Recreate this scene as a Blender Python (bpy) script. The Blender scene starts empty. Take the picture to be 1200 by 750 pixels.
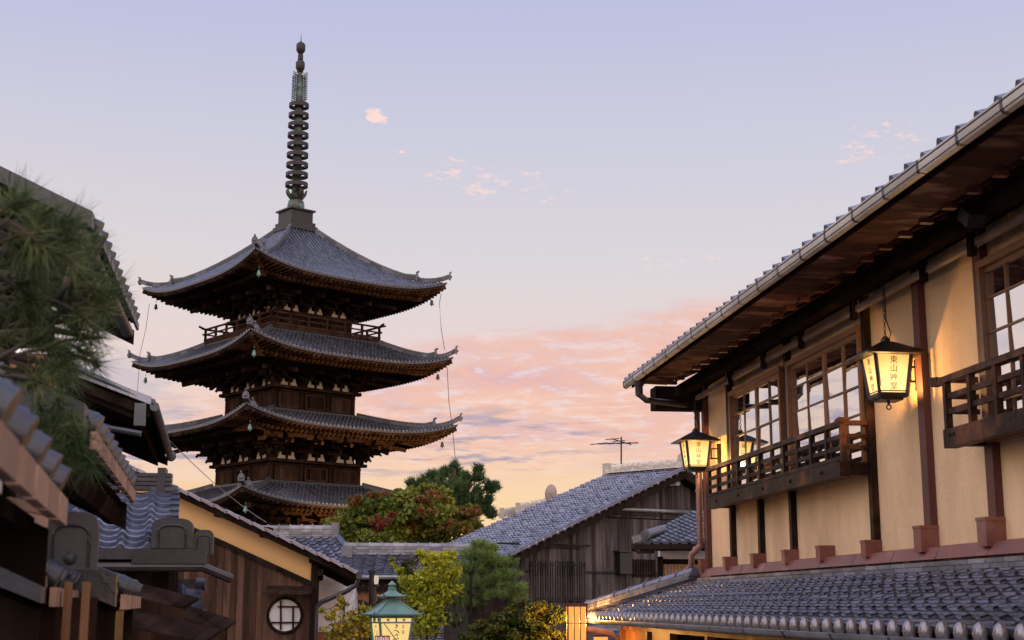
import bpy, math, random
import numpy as np
from mathutils import Vector, Matrix
random.seed(7); rng = np.random.default_rng(7)
sc = bpy.context.scene
R = math.radians
F = 1667.0; PITCH = math.atan(333/1667.0); CP, SP = math.cos(PITCH), math.sin(PITCH)

# ---------------------------------------------------------------- camera
cd = bpy.data.cameras.new('camera'); cam = bpy.data.objects.new('camera', cd); sc.collection.objects.link(cam)
cam.location = (0, 0, 0); cam.rotation_euler = (math.pi/2 + PITCH, 0, 0)
cd.sensor_width = 36; cd.lens = 36*F/1200; cd.clip_start = .05; cd.clip_end = 3000
cd.dof.use_dof = True; cd.dof.focus_distance = 24; cd.dof.aperture_fstop = 8.0; cd.dof.aperture_blades = 9
sc.camera = cam

# ---------------------------------------------------------------- world: dusk sky
def srgb(r, g, b):
    f = lambda c: (c/255/12.92) if c/255 <= .04045 else ((c/255+.055)/1.055)**2.4
    return (f(r), f(g), f(b), 1)
class NG:
    """tiny helper to write node maths as expressions"""
    def __init__(s, nt): s.nt = nt; s.n = nt.nodes; s.l = nt.links
    def node(s, t, **kw):
        n = s.n.new(t)
        for k, v in kw.items(): setattr(n, k, v)
        return n
    def put(s, sock, v):
        if hasattr(v, 'is_output'): s.l.new(v, sock)
        else:
            try: sock.default_value = v
            except Exception: sock.default_value = tuple(v)[:3]
    def m(s, op, a, b=0.0, c=0.0, clamp=False):
        n = s.node('ShaderNodeMath', operation=op); n.use_clamp = clamp
        s.put(n.inputs[0], a); s.put(n.inputs[1], b); s.put(n.inputs[2], c); return n.outputs[0]
    def vm(s, op, a, b=(0, 0, 0)):
        n = s.node('ShaderNodeVectorMath', operation=op); s.put(n.inputs[0], a); s.put(n.inputs[1], b); return n.outputs[0]
    def smooth(s, x, lo, hi):
        n = s.node('ShaderNodeMapRange', interpolation_type='SMOOTHSTEP')
        s.put(n.inputs['Value'], x); s.put(n.inputs['From Min'], lo); s.put(n.inputs['From Max'], hi); return n.outputs['Result']
    def lin(s, x, lo, hi, a=0.0, b=1.0):
        n = s.node('ShaderNodeMapRange'); s.put(n.inputs['Value'], x)
        for k, v in (('From Min', lo), ('From Max', hi), ('To Min', a), ('To Max', b)): s.put(n.inputs[k], v)
        return n.outputs['Result']
    def mix(s, f, a, b, mode='MIX'):
        n = s.node('ShaderNodeMix', data_type='RGBA', blend_type=mode); n.clamp_factor = True
        s.put(n.inputs[0], f); s.put(n.inputs[6], a); s.put(n.inputs[7], b); return n.outputs[2]
    def noise(s, vec, scale=5, detail=4, rough=.5, dist=0):
        n = s.node('ShaderNodeTexNoise'); s.put(n.inputs['Vector'], vec)
        n.inputs['Scale'].default_value = scale; n.inputs['Detail'].default_value = detail
        n.inputs['Roughness'].default_value = rough; n.inputs['Distortion'].default_value = dist
        return n.outputs[0]
    def ramp(s, x, pts, interp='LINEAR'):
        n = s.node('ShaderNodeValToRGB'); s.put(n.inputs[0], x); cr = n.color_ramp; cr.interpolation = interp
        while len(cr.elements) < len(pts): cr.elements.new(.5)
        for e, (p, c) in zip(cr.elements, pts): e.position = p; e.color = c
        return n.outputs[0]
    def comb(s, x, y, z):
        n = s.node('ShaderNodeCombineXYZ')
        for i, v in enumerate((x, y, z)): s.put(n.inputs[i], v)
        return n.outputs[0]

w = bpy.data.worlds.new('World'); sc.world = w; w.use_nodes = True; w.node_tree.nodes.clear()
g = NG(w.node_tree)
d = g.vm('NORMALIZE', g.node('ShaderNodeTexCoord').outputs['Generated'])
sp = g.node('ShaderNodeSeparateXYZ'); g.put(sp.inputs[0], d); X, Y, Z = sp.outputs
el = g.m('MULTIPLY', g.m('ARCSINE', Z), 57.2958)
az = g.m('MULTIPLY', g.m('ARCTAN2', X, Y), 57.2958)
base = g.ramp(g.m('DIVIDE', el, 90, clamp=True), [
    (0, srgb(248, 196, 128)), (.035, srgb(248, 212, 162)), (.065, srgb(244, 208, 180)), (.10, srgb(232, 208, 203)),
    (.15, srgb(217, 210, 215)), (.21, srgb(202, 201, 219)), (.275, srgb(184, 187, 221)), (.45, srgb(168, 176, 222)), (1, srgb(150, 165, 220))])
zc_ = g.m('ADD', g.m('MAXIMUM', Z, 0.0), .03)
cx, cy = g.m('DIVIDE', X, zc_), g.m('DIVIDE', Y, zc_)
# left low sky pale warm white, right more lavender
base = g.mix(g.m('MULTIPLY', g.m('MULTIPLY', g.smooth(az, 2, -22), g.smooth(el, 22, 6)), .45), base, srgb(230, 208, 200))
# mottled pink altocumulus band
pl = g.comb(cx, g.m('MULTIPLY', cy, .8), 0)
n1 = g.noise(pl, 6.5, 6, .66, .3); n2 = g.noise(pl, 1.1, 4, .55); n3 = g.noise(g.comb(az, g.m('MULTIPLY', el, 6.0), 3.0), .16, 4, .5)
U = g.m('ADD', g.m('ADD', 11.0, g.m('MULTIPLY', az, .17)), g.m('MULTIPLY', g.m('SUBTRACT', n3, .5), 3.5))
band = g.m('MULTIPLY', g.smooth(el, U, g.m('SUBTRACT', U, 1.3)), g.smooth(el, 4.2, 7.0))
band = g.m('MULTIPLY', band, g.m('MULTIPLY', g.lin(az, -16, -3, .55, 1.0), g.smooth(g.m('ABSOLUTE', az), 70, 40)))
tex = g.smooth(n1, .36, .66)
pink = g.mix(g.smooth(g.noise(pl, .9, 3, .5), .4, .62), srgb(246, 200, 178), srgb(214, 172, 186))
pink = g.mix(tex, pink, srgb(237, 184, 168))
pink = g.mix(g.m('MULTIPLY', g.smooth(n1, .50, .36), .7), pink, srgb(236, 214, 218))
col = g.mix(g.m('MULTIPLY', band, g.lin(n2, .3, .6, .75, 1.0)), base, pink)
# orange streaks low
st = g.noise(g.comb(g.m('MULTIPLY', az, .12), g.m('MULTIPLY', el, 1.6), 7.0), 1.3, 4, .55)
lowm = g.m('MULTIPLY', g.smooth(el, 6.2, 3.2), g.smooth(az, 8, -10))
col = g.mix(g.m('MULTIPLY', g.m('MULTIPLY', lowm, g.smooth(st, .46, .66)), .8), col, srgb(250, 186, 108))
# grey blue streak clouds
gs = g.noise(g.comb(g.m('MULTIPLY', az, .22), g.m('MULTIPLY', el, 1.5), 2.4), 1.25, 4, .55)
gm = g.m('MULTIPLY', g.smooth(el, 4.6, 5.6), g.smooth(el, 8.2, 7.0))
gm = g.m('MULTIPLY', gm, g.smooth(az, 6, 1))
col = g.mix(g.m('MULTIPLY', g.m('MULTIPLY', gm, g.smooth(gs, .50, .63)), .9), col, srgb(158, 148, 174))
gs2 = g.noise(g.comb(g.m('MULTIPLY', az, .3), g.m('MULTIPLY', el, .9), 9.4), .9, 5, .6)
gm2 = g.m('MULTIPLY', g.m('MULTIPLY', g.smooth(el, 5.0, 6.5), g.smooth(el, 11.0, 9.0)), g.smooth(az, -8, -12))
col = g.mix(g.m('MULTIPLY', g.m('MULTIPLY', gm2, g.smooth(gs2, .48, .64)), .62), col, srgb(188, 180, 196))
# small pink wisps high up along two lines
wq = g.node('ShaderNodeTexNoise'); g.put(wq.inputs['Vector'], g.comb(az, g.m('MULTIPLY', el, 1.6), 4.0)); wq.inputs['Scale'].default_value = 1.1; wq.inputs['Detail'].default_value = 4
ws = g.node('ShaderNodeSeparateColor'); g.put(ws.inputs[0], wq.outputs[1])
waz = g.m('ADD', az, g.m('MULTIPLY', g.m('SUBTRACT', ws.outputs[0], .5), 1.6)); wel = g.m('ADD', el, g.m('MULTIPLY', g.m('SUBTRACT', ws.outputs[1], .5), .9))
def blob(a0, e0, ra, re, slope=0.0, az=None, el=None):
    az = waz if az is None else az; el = wel if el is None else el
    u = g.m('DIVIDE', g.m('SUBTRACT', az, a0), ra)
    v = g.m('DIVIDE', g.m('SUBTRACT', g.m('SUBTRACT', el, e0), g.m('MULTIPLY', g.m('SUBTRACT', az, a0), slope)), re)
    return g.smooth(g.m('ADD', g.m('MULTIPLY', u, u), g.m('MULTIPLY', v, v)), 1.0, 0.0)
wn = g.noise(g.comb(az, g.m('MULTIPLY', el, 2.2), 1.7), .75, 5, .62)
wn2 = g.noise(g.comb(az, g.m('MULTIPLY', el, 2.8), 5.7), 1.3, 6, .68)
wm = g.m('ADD', blob(-.9, 16.9, 5.4, 1.25, -.14), blob(14.8, 17.6, 3.4, 1.5, .15))
wm = g.m('ADD', wm, blob(6.5, 13.6, 3.5, .5, 0))
col = g.mix(g.m('MULTIPLY', g.m('MULTIPLY', g.smooth(wn2, g.m('SUBTRACT', .735, g.m('MULTIPLY', wm, .24)), g.m('SUBTRACT', .90, g.m('MULTIPLY', wm, .24))), g.smooth(wm, 0.0, .25)), .85), col, srgb(250, 216, 208))
bw = g.m('ADD', blob(-5.65, 19.35, .50, .24, -.42), blob(-4.95, 18.0, .2, .1, -.4))
bw = g.m('MULTIPLY', bw, g.smooth(wn, .3, .62))
col = g.mix(g.smooth(bw, .05, .7), col, srgb(252, 218, 208))
# rest of the dome (behind and to the sides): unseen cloud, brightened to light the house fronts
back = g.smooth(Y, .55, -.35)
bcl = g.mix(g.smooth(n2, .35, .65), srgb(226, 220, 236), srgb(255, 232, 222))
col = g.mix(g.m('MULTIPLY', g.m('MULTIPLY', back, g.smooth(el, -2, 8)), .7), col, bcl)
low = g.smooth(el, 0.0, -3.0)
col = g.mix(low, col, srgb(70, 62, 62))
sky = g.node('ShaderNodeTexSky', sky_type='NISHITA'); sky.sun_disc = False
sky.sun_elevation = R(4); sky.sun_rotation = R(180)
skyc = g.mix(1.0, sky.outputs[0], (.012, .012, .012, 1), 'MULTIPLY')
gain = g.m('ADD', g.lin(back, 0, 1, 1.0, 1.8), g.m('MULTIPLY', g.smooth(X, -.5, -.9), .8))
gain = g.m('MULTIPLY', gain, g.lin(el, 26, 50, 1.0, 1.25))
tot = g.vm('SCALE', col); w.node_tree.nodes[-1].inputs['Scale'].default_value = 1
g.put(w.node_tree.nodes[-1].inputs['Scale'], gain)
bg = g.node('ShaderNodeBackground'); g.put(bg.inputs[0], g.vm('ADD', tot, skyc)); bg.inputs[1].default_value = 1.0
out = g.node('ShaderNodeOutputWorld'); g.l.new(bg.outputs[0], out.inputs[0])
w.cycles.sampling_method = 'MANUAL'; w.cycles.sample_map_resolution = 512

# ---------------------------------------------------------------- last warm light of the day, very soft
sl = bpy.data.lights.new('sun', 'SUN'); so = bpy.data.objects.new('sun', sl); sc.collection.objects.link(so)
sl.energy = .38; sl.angle = R(24); sl.color = (1, .68, .42)
sdir = Vector((.30, -.95, .20)).normalized()       # towards the sun
so.rotation_euler = sdir.to_track_quat('Z', 'Y').to_euler()
sc.view_settings.view_transform = 'Standard'; sc.view_settings.look = 'None'
sc.view_settings.exposure = 0.0; sc.view_settings.gamma = 1
sc.cycles.use_denoising = True; sc.cycles.use_adaptive_sampling = True; sc.cycles.adaptive_threshold = .015
sc.cycles.max_bounces = 6; sc.cycles.diffuse_bounces = 3; sc.cycles.glossy_bounces = 3
sc.cycles.sample_clamp_indirect = 6

# ---------------------------------------------------------------- mesh helpers
def ray(px, py):
    dx, dy = (px-600)/F, (375-py)/F
    return Vector((dx, CP-SP*dy, SP+CP*dy))
def at(px, py, y):                     # point on the line of sight at depth y
    r = ray(px, py); return r*(y/r.y)
def atz(px, py, z):
    r = ray(px, py); return r*(z/r.z)
def zat(py, y): return at(600, py, y).z
def onplane(px, py, p, n):
    r = ray(px, py); return r*(p.dot(n)/r.dot(n))
def ground_z(y):
    ys = [-30, 4, 12, 22, 40, 75, 110, 700]; zs = [-1.7, -1.75, -2.5, -3.1, -4.0, -4.9, -5.2, -5.2]
    return float(np.interp(y, ys, zs))
def wloc(o):
    v = Vector((0, 0, 0))
    while o is not None: v += o.location; o = o.parent
    return v
class MB:
    def __init__(s): s.v = []; s.f = []; s.r = []; s.cur = 0.0
    def add(s, vs, fs, r=None):
        o = len(s.v); s.v += [tuple(v) for v in vs]; s.f += [tuple(i+o for i in f) for f in fs]
        s.r += [s.cur if r is None else r]*len(fs); return s
    def hexa(s, c, a, b, h, r=None):      # centre + three half-axis vectors
        c, a, b, h = Vector(c), Vector(a), Vector(b), Vector(h)
        vs = [c-a-b-h, c+a-b-h, c+a+b-h, c-a+b-h, c-a-b+h, c+a-b+h, c+a+b+h, c-a+b+h]
        return s.add(vs, [(0, 3, 2, 1), (4, 5, 6, 7), (0, 1, 5, 4), (1, 2, 6, 5), (2, 3, 7, 6), (3, 0, 4, 7)], r)
    def box(s, c, sz, rz=0, r=None):
        ca, sa = math.cos(rz), math.sin(rz)
        return s.hexa(c, (ca*sz[0]/2, sa*sz[0]/2, 0), (-sa*sz[1]/2, ca*sz[1]/2, 0), (0, 0, sz[2]/2), r)
    def beam(s, p0, p1, wd, ht, up=(0, 0, 1), r=None):
        p0, p1 = Vector(p0), Vector(p1); t = (p1-p0); L = t.length; t.normalize(); up = Vector(up)
        sd = t.cross(up)
        if sd.length < 1e-4: sd = t.cross(Vector((0, 1, 0)))
        sd.normalize(); u2 = sd.cross(t)
        return s.hexa((p0+p1)/2, t*L/2, sd*wd/2, u2*ht/2, r)
    def quad(s, a, b, c, d_, r=None): return s.add([a, b, c, d_], [(0, 1, 2, 3)], r)
    def slab(s, pts, off, r=None):        # polygon extruded by off
        n = len(pts); pts = [Vector(p) for p in pts]; off = Vector(off)
        vs = pts+[p+off for p in pts]
        return s.add(vs, [tuple(range(n))[::-1], tuple(range(n, 2*n))]+[(i, (i+1) % n, (i+1) % n+n, i+n) for i in range(n)], r)
    def tube(s, path, rad, n=8, caps=True, r=None):
        path = [Vector(p) for p in path]; m = len(path)
        rads = rad if isinstance(rad, (list, tuple)) else [rad]*m
        vs = []; ref = Vector((0, 0, 1))
        for i, p in enumerate(path):
            t = (path[min(i+1, m-1)]-path[max(i-1, 0)]).normalized()
            a = t.cross(ref)
            if a.length < .05: a = t.cross(Vector((0, 1, 0)))
            a.normalize(); b = a.cross(t)
            for k in range(n):
                an = 2*math.pi*k/n; vs.append(p+(a*math.cos(an)+b*math.sin(an))*rads[i])
        fs = [(i*n+k, i*n+(k+1) % n, (i+1)*n+(k+1) % n, (i+1)*n+k) for i in range(m-1) for k in range(n)]
        if caps: fs += [tuple(range(n))[::-1], tuple(range((m-1)*n, m*n))]
        return s.add(vs, fs, r)
    def lathe(s, c, prof, n=16, rz=0, r=None, sq=False):
        c = Vector(c); vs = []
        for (rr, z) in prof:
            for k in range(n):
                an = 2*math.pi*k/n+rz; vs.append(c+Vector((rr*math.cos(an), rr*math.sin(an), z)))
        m = len(prof)
        fs = [(i*n+k, i*n+(k+1) % n, (i+1)*n+(k+1) % n, (i+1)*n+k) for i in range(m-1) for k in range(n)]
        fs += [tuple(range(n))[::-1], tuple(range((m-1)*n, m*n))]
        return s.add(vs, fs, r)
    def ball(s, c, rx, ry=None, rz=None, n=8, m=6, ax=None, r=None):
        ry = rx if ry is None else ry; rz = rx if rz is None else rz; c = Vector(c); vs = []
        ax = ax or (Vector((1, 0, 0)), Vector((0, 1, 0)), Vector((0, 0, 1)))
        for i in range(m+1):
            th = math.pi*i/m
            for k in range(n):
                an = 2*math.pi*k/n
                vs.append(c+ax[0]*rx*math.sin(th)*math.cos(an)+ax[1]*ry*math.sin(th)*math.sin(an)-ax[2]*rz*math.cos(th))
        return s.add(vs, [(i*n+k, i*n+(k+1) % n, (i+1)*n+(k+1) % n, (i+1)*n+k) for i in range(m) for k in range(n)], r)
    def build(s, name, mat, parent=None, smooth=False, label=None, raw=False, kind=None, auto=None):
        me = bpy.data.meshes.new(name)
        off = Vector((0, 0, 0)) if (parent is None or raw) else wloc(parent)
        vs = np.array(s.v, dtype=np.float64).reshape(-1, 3)-np.array(off)
        me.from_pydata(vs.tolist(), [], s.f)
        at_ = me.attributes.new('rnd', 'FLOAT', 'FACE')
        if len(me.polygons) == len(s.r): at_.data.foreach_set('value', np.array(s.r, dtype=np.float32))
        if smooth:
            me.polygons.foreach_set('use_smooth', [True]*len(me.polygons))
        me.materials.append(mat); me.update()
        o = bpy.data.objects.new(name, me); sc.collection.objects.link(o)
        if smooth == 'auto':
            try: me.set_sharp_from_angle(angle=R(38))
            except Exception: pass
        if parent is not None: o.parent = parent
        if label: o['label'] = label
        if kind: o['kind'] = kind
        return o
def thing(name, label, cat, loc=(0, 0, 0), rz=0, group=None):
    o = bpy.data.objects.new(name, None); sc.collection.objects.link(o); o.empty_display_size = .2
    o.location = loc; o.rotation_euler = (0, 0, rz); o['label'] = label; o['category'] = cat
    if group: o['group'] = group
    return o
def tag(o, label, cat, group=None, kind=None):
    o['label'] = label; o['category'] = cat
    if group: o['group'] = group
    if kind: o['kind'] = kind
    return o
def lerp(a, b, t): return a+(b-a)*t
def dup(o, parent=None):
    c = o.copy(); sc.collection.objects.link(c); c.parent = parent
    for ch in list(o.children): dup(ch, c)
    return c

# ---------------------------------------------------------------- materials
def pm(name, col, rough=.7, var=.35, ns=3.0, stretch=(1, 1, 1), rv=0.0, metal=0.0, spec=.5, bump=0.0, bscale=30, col2=None, n2=(.45, .65), detail=5):
    m = bpy.data.materials.new(name); m.use_nodes = True; nt = m.node_tree; nt.nodes.clear(); q = NG(nt)
    tc = q.node('ShaderNodeTexCoord').outputs['Object']; v = q.vm('MULTIPLY', tc, stretch)
    n = q.noise(v, ns, detail, .6)
    c = tuple(col)+(1,)
    a = q.mix(q.lin(n, .3, .7), tuple(x*(1-var) for x in col)+(1,), tuple(min(1, x*(1+var)) for x in col)+(1,))
    if col2 is not None:
        nn = q.noise(v, ns*.45, 5, .6); a = q.mix(q.smooth(nn, n2[0], n2[1]), a, tuple(col2)+(1,))
    if rv:
        r_ = q.node('ShaderNodeAttribute', attribute_name='rnd').outputs['Fac']
        k = q.lin(r_, 0, 1, 1-rv, 1+rv); vm = q.node('ShaderNodeVectorMath', operation='SCALE'); q.put(vm.inputs[0], a); q.put(vm.inputs['Scale'], k); a = vm.outputs[0]
    b = q.node('ShaderNodeBsdfPrincipled'); q.put(b.inputs['Base Color'], a)
    b.inputs['Metallic'].default_value = metal; b.inputs['Specular IOR Level'].default_value = spec
    q.put(b.inputs['Roughness'], q.lin(n, .3, .7, max(0.02, rough-.1), min(1, rough+.1)))
    if bump:
        bn = q.node('ShaderNodeBump'); bn.inputs['Strength'].default_value = bump; bn.inputs['Distance'].default_value = .02
        q.put(bn.inputs['Height'], q.noise(v, bscale, 4, .6)); q.put(b.inputs['Normal'], bn.outputs[0])
    o = q.node('ShaderNodeOutputMaterial'); q.l.new(b.outputs[0], o.inputs[0]); return m
def glow(name, col, s, centre=None, rad=.2, boost=1.5, clear=0.0):
    m = bpy.data.materials.new(name); m.use_nodes = True; nt = m.node_tree; nt.nodes.clear(); q = NG(nt)
    e = q.node('ShaderNodeEmission'); q.put(e.inputs[0], tuple(col)+(1,))
    if centre is not None:      # a bulb behind paper: brighter near the bulb
        tc = q.node('ShaderNodeTexCoord').outputs['Object']
        vv = q.node('ShaderNodeVectorMath', operation='DISTANCE'); q.put(vv.inputs[0], tc); q.put(vv.inputs[1], centre)
        f = q.smooth(vv.outputs['Value'], rad*2.0, rad*.5)
        q.put(e.inputs[0], q.mix(f, tuple(col)+(1,), (col[0]*1.0, min(1, col[1]*1.3), min(1, col[2]*2.1), 1)))
        q.put(e.inputs[1], q.lin(f, 0, 1, s*.8, s*boost))
    else: e.inputs[1].default_value = s
    o = q.node('ShaderNodeOutputMaterial'); src = e
    if clear:      # thin paper: part of the bulb's light passes straight through
        tr = q.node('ShaderNodeBsdfTransparent'); src = q.node('ShaderNodeMixShader'); src.inputs[0].default_value = clear; q.l.new(e.outputs[0], src.inputs[1]); q.l.new(tr.outputs[0], src.inputs[2])
    q.l.new(src.outputs[0], o.inputs[0]); return m
def glassmat(name, tint=(.02, .022, .028), refl=.78, wav=.05):
    m = bpy.data.materials.new(name); m.use_nodes = True; nt = m.node_tree; nt.nodes.clear(); q = NG(nt)
    tc = q.node('ShaderNodeTexCoord').outputs['Object']
    bn = q.node('ShaderNodeBump'); bn.inputs['Strength'].default_value = wav; bn.inputs['Distance'].default_value = .02
    q.put(bn.inputs['Height'], q.noise(tc, 2.5, 2, .5))
    gl = q.node('ShaderNodeBsdfGlossy'); gl.inputs['Roughness'].default_value = .02; gl.inputs['Color'].default_value = (.95, .97, 1, 1); q.put(gl.inputs['Normal'], bn.outputs[0])
    df = q.node('ShaderNodeBsdfDiffuse'); df.inputs['Color'].default_value = tuple(tint)+(1,)
    lw = q.node('ShaderNodeLayerWeight'); lw.inputs['Blend'].default_value = refl
    mx = q.node('ShaderNodeMixShader'); q.put(mx.inputs[0], q.lin(lw.outputs['Fresnel'], 0, 1, refl, 1)); q.l.new(df.outputs[0], mx.inputs[1]); q.l.new(gl.outputs[0], mx.inputs[2])
    o = q.node('ShaderNodeOutputMaterial'); q.l.new(mx.outputs[0], o.inputs[0]); return m
def leafmat(name, cols, ns=.6, rough=.6, trans=.25, pos=(.35, .5, .65)):
    m = bpy.data.materials.new(name); m.use_nodes = True; nt = m.node_tree; nt.nodes.clear(); q = NG(nt)
    tc = q.node('ShaderNodeTexCoord').outputs['Object']
    rn = q.node('ShaderNodeAttribute', attribute_name='rnd').outputs['Fac']
    n = q.m('ADD', q.noise(tc, ns, 3, .6), q.m('MULTIPLY', q.m('SUBTRACT', rn, .5), .22))
    a = q.ramp(n, [(p, tuple(c)+(1,)) for p, c in zip(pos, cols)])
    k = q.lin(q.m('FRACT', q.m('MULTIPLY', rn, 7.3)), 0, 1, .65, 1.4)
    vm = q.node('ShaderNodeVectorMath', operation='SCALE'); q.put(vm.inputs[0], a); q.put(vm.inputs['Scale'], k); a = vm.outputs[0]
    df = q.node('ShaderNodeBsdfPrincipled'); q.put(df.inputs['Base Color'], a); df.inputs['Roughness'].default_value = rough; df.inputs['Specular IOR Level'].default_value = .25
    tr = q.node('ShaderNodeBsdfTranslucent'); q.put(tr.inputs[0], a)
    mx = q.node('ShaderNodeMixShader'); mx.inputs[0].default_value = trans; q.l.new(df.outputs[0], mx.inputs[1]); q.l.new(tr.outputs[0], mx.inputs[2])
    o = q.node('ShaderNodeOutputMaterial'); q.l.new(mx.outputs[0], o.inputs[0]); return m
M = dict(
    tile=pm('grey_roof_tile', (.155, .168, .22), .36, .35, 5, rv=.5, spec=.7, metal=.6, bump=.15, bscale=18, col2=(.10, .10, .10), n2=(.52, .70)),
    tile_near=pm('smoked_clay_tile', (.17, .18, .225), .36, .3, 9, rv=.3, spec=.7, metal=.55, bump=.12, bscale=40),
    tile_pagoda=pm('old_temple_tile', (.068, .073, .092), .36, .5, 9, rv=.8, spec=.8, metal=.5, bump=.2, bscale=12, col2=(.045, .045, .05), n2=(.5, .62)),
    ridge_dark=pm('old_ridge_tile', (.075, .078, .09), .5, .5, 6, rv=.5, spec=.5, metal=.2, bump=.3, bscale=6),
    tile_low=pm('lower_eave_tile', (.10, .10, .122), .33, .4, 4, rv=.42, spec=.7, metal=.45, bump=.2, bscale=26, col2=(.15, .135, .12), n2=(.55, .72)),
    ogre=pm('dark_ogre_tile', (.036, .036, .042), .45, .35, 9, rv=.3, spec=.4, bump=.1, bscale=40),
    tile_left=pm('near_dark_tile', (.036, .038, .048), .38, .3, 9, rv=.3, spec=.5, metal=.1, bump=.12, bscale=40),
    tile_end=pm('warm_lit_tile_end', (.34, .20, .135), .6, .3, 9, rv=.3, bump=.2),  # warm colour paints the orange light on street-facing tile ends
    noshi=pm('ridge_tile', (.19, .19, .21), .42, .3, 6, metal=.3, rv=.35, bump=.15, spec=.7),
    noshi_cream=pm('cream_ridge_mortar', (.50, .45, .38), .7, .25, 8, rv=.2),
    dark=pm('dark_stained_wood', (.030, .020, .016), .55, .5, 3, (1, 1, .25), rv=.3, bump=.3, bscale=14, spec=0.0),
    pwood=pm('pagoda_wood', (.022, .013, .010), .65, .5, 1.4, (1, 1, .6), rv=.45, bump=.3, bscale=5, col2=(.05, .028, .017), n2=(.5, .75), spec=0.0),
    pwood2=pm('pagoda_panel_wood', (.045, .026, .018), .65, .4, 1.4, (1, 1, .3), rv=.3, bump=.3, bscale=5, spec=0.0),
    board=pm('grey_weathered_board', (.062, .053, .052), .7, .5, 1.6, (3, 3, .35), rv=.5, bump=.4, bscale=9, col2=(.115, .10, .097), n2=(.52, .72), spec=0.0),
    bboard=pm('brown_weathered_board', (.070, .040, .029), .7, .5, 1.8, (3, 3, .3), rv=.5, bump=.4, bscale=9, col2=(.15, .09, .058), n2=(.52, .72), spec=0.0),
    red=pm('red_brown_post', (.12, .034, .026), .55, .35, 3, (2, 2, .4), rv=.2, bump=.2),
    copper=pm('copper_red_flashing', (.21, .075, .055), .5, .3, 4, rv=.07, bump=.15, col2=(.28, .13, .10), n2=(.5, .7)),
    cpipe=pm('brown_copper_pipe', (.30, .155, .12), .38, .3, 4, metal=.35, col2=(.2, .12, .11), n2=(.5, .7)),
    dpipe=pm('dark_drain_pipe', (.05, .04, .042), .4, .3, 5, metal=.3),
    gutter=pm('pale_zinc_gutter', (.46, .43, .38), .5, .22, 2.5, metal=.2, rv=.18, col2=(.30, .27, .25), n2=(.5, .7)),
    gutter2=pm('grey_zinc_gutter', (.30, .32, .33), .33, .25, 2.5, metal=.55, rv=.12, col2=(.2, .23, .24), n2=(.5, .7)),
    plaster=pm('beige_earth_plaster', (.82, .57, .325), .9, .13, 1.8, (1, 1, .45), bump=.8, bscale=55, col2=(.60, .405, .225), n2=(.44, .70), spec=.1),
    ochre=pm('ochre_plaster', (.85, .52, .22), .9, .06, 1.0, bump=.15, bscale=40),
    white=pm('white_plaster', (.72, .72, .78), .85, .05, 1.0),
    cream=pm('cream_plaster', (.55, .47, .36), .85, .15, 2.0),
    fascia=pm('weathered_copper_fascia', (.075, .032, .025), .85, .5, 3.2, (1, 2.6, 1), rv=.3, spec=.04, bump=.3, bscale=6, col2=(.30, .17, .12), n2=(.50, .68)),
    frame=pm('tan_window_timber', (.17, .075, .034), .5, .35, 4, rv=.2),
    rail=pm('pale_timber_rail', (.30, .22, .18), .6, .3, 3),
    rwood=pm('balcony_timber', (.024, .013, .009), .5, .5, 4, rv=.4, bump=.4, bscale=22, col2=(.17, .065, .03), n2=(.48, .72), spec=.10),  # warm second tone paints a brown-orange sheen on the timber
    black=pm('black_iron', (.016, .014, .014), .42, .3, 6, metal=.2),
    bronze=pm('verdigris_bronze', (.06, .055, .045), .5, .5, 3, metal=.4, col2=(.10, .19, .15), n2=(.48, .62)),
    iron=pm('dark_cast_iron', (.03, .025, .024), .55, .4, 3, metal=.3),
    verdi=pm('green_copper_paint', (.12, .235, .20), .42, .2, 6, spec=.6),
    bark=pm('tree_bark', (.06, .042, .032), .85, .4, 6, (1, 1, .4), bump=.5),
    orange=pm('warm_lit_orange_wood', (.36, .15, .045), .45, .25, 2.5, (2, 2, .3), rv=.25),  # orange wood, with warm lamp light put into the colour
    stone=pm('paving_stone', (.16, .15, .145), .8, .25, 1.5, bump=.2),
    earth=pm('earth_ground', (.09, .08, .065), .95, .4, .3),
    metal=pm('pale_metal', (.55, .56, .6), .3, .15, 3, metal=.7),
    glass=glassmat('old_window_glass'),
    paper=glow('lamp_paper', (1.0, .52, .12), 1.3, (0, 0, -.06), .17, 1.5, .22),
    paper_sq=glow('square_lamp_glass', (1.0, .42, .09), 1.5, (0, 0, .02), .14, 2.2, .3),
    paper_gr=glow('garden_lamp_glass', (1.0, .70, .26), 1.2, (0, 0, 2.25), .13, 1.6),
    wink=pm('lantern_ink', (.12, .055, .01), .8, .1),
    tex_red=pm('red_enamel', (.42, .02, .03), .4, .1), tex_white=pm('white_enamel', (.8, .8, .82), .4, .05),
)
M['eave_ball'] = pm('glossy_eave_tile', (.27, .25, .26), .24, .3, 6, rv=.35, spec=.9, metal=.5)
def text_mesh(body, size, mat, parent, rot, loc, name='lettering', space=.8, extrude=.0008, offset=0.0, ay='CENTER'):
    cu = bpy.data.curves.new('tmp', 'FONT'); cu.body = body; cu.size = size; cu.space_line = space; cu.align_x = 'CENTER'; cu.align_y = ay; cu.extrude = extrude; cu.offset = offset
    tmp = bpy.data.objects.new('tmp', cu); sc.collection.objects.link(tmp); bpy.context.view_layer.update()
    me = bpy.data.meshes.new_from_object(tmp.evaluated_get(bpy.context.evaluated_depsgraph_get())); me.name = name; me.materials.clear(); me.materials.append(mat)
    bpy.data.objects.remove(tmp); o = bpy.data.objects.new(name, me); sc.collection.objects.link(o); o.parent = parent; o.rotation_euler = rot; o.location = loc
    return o
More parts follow.
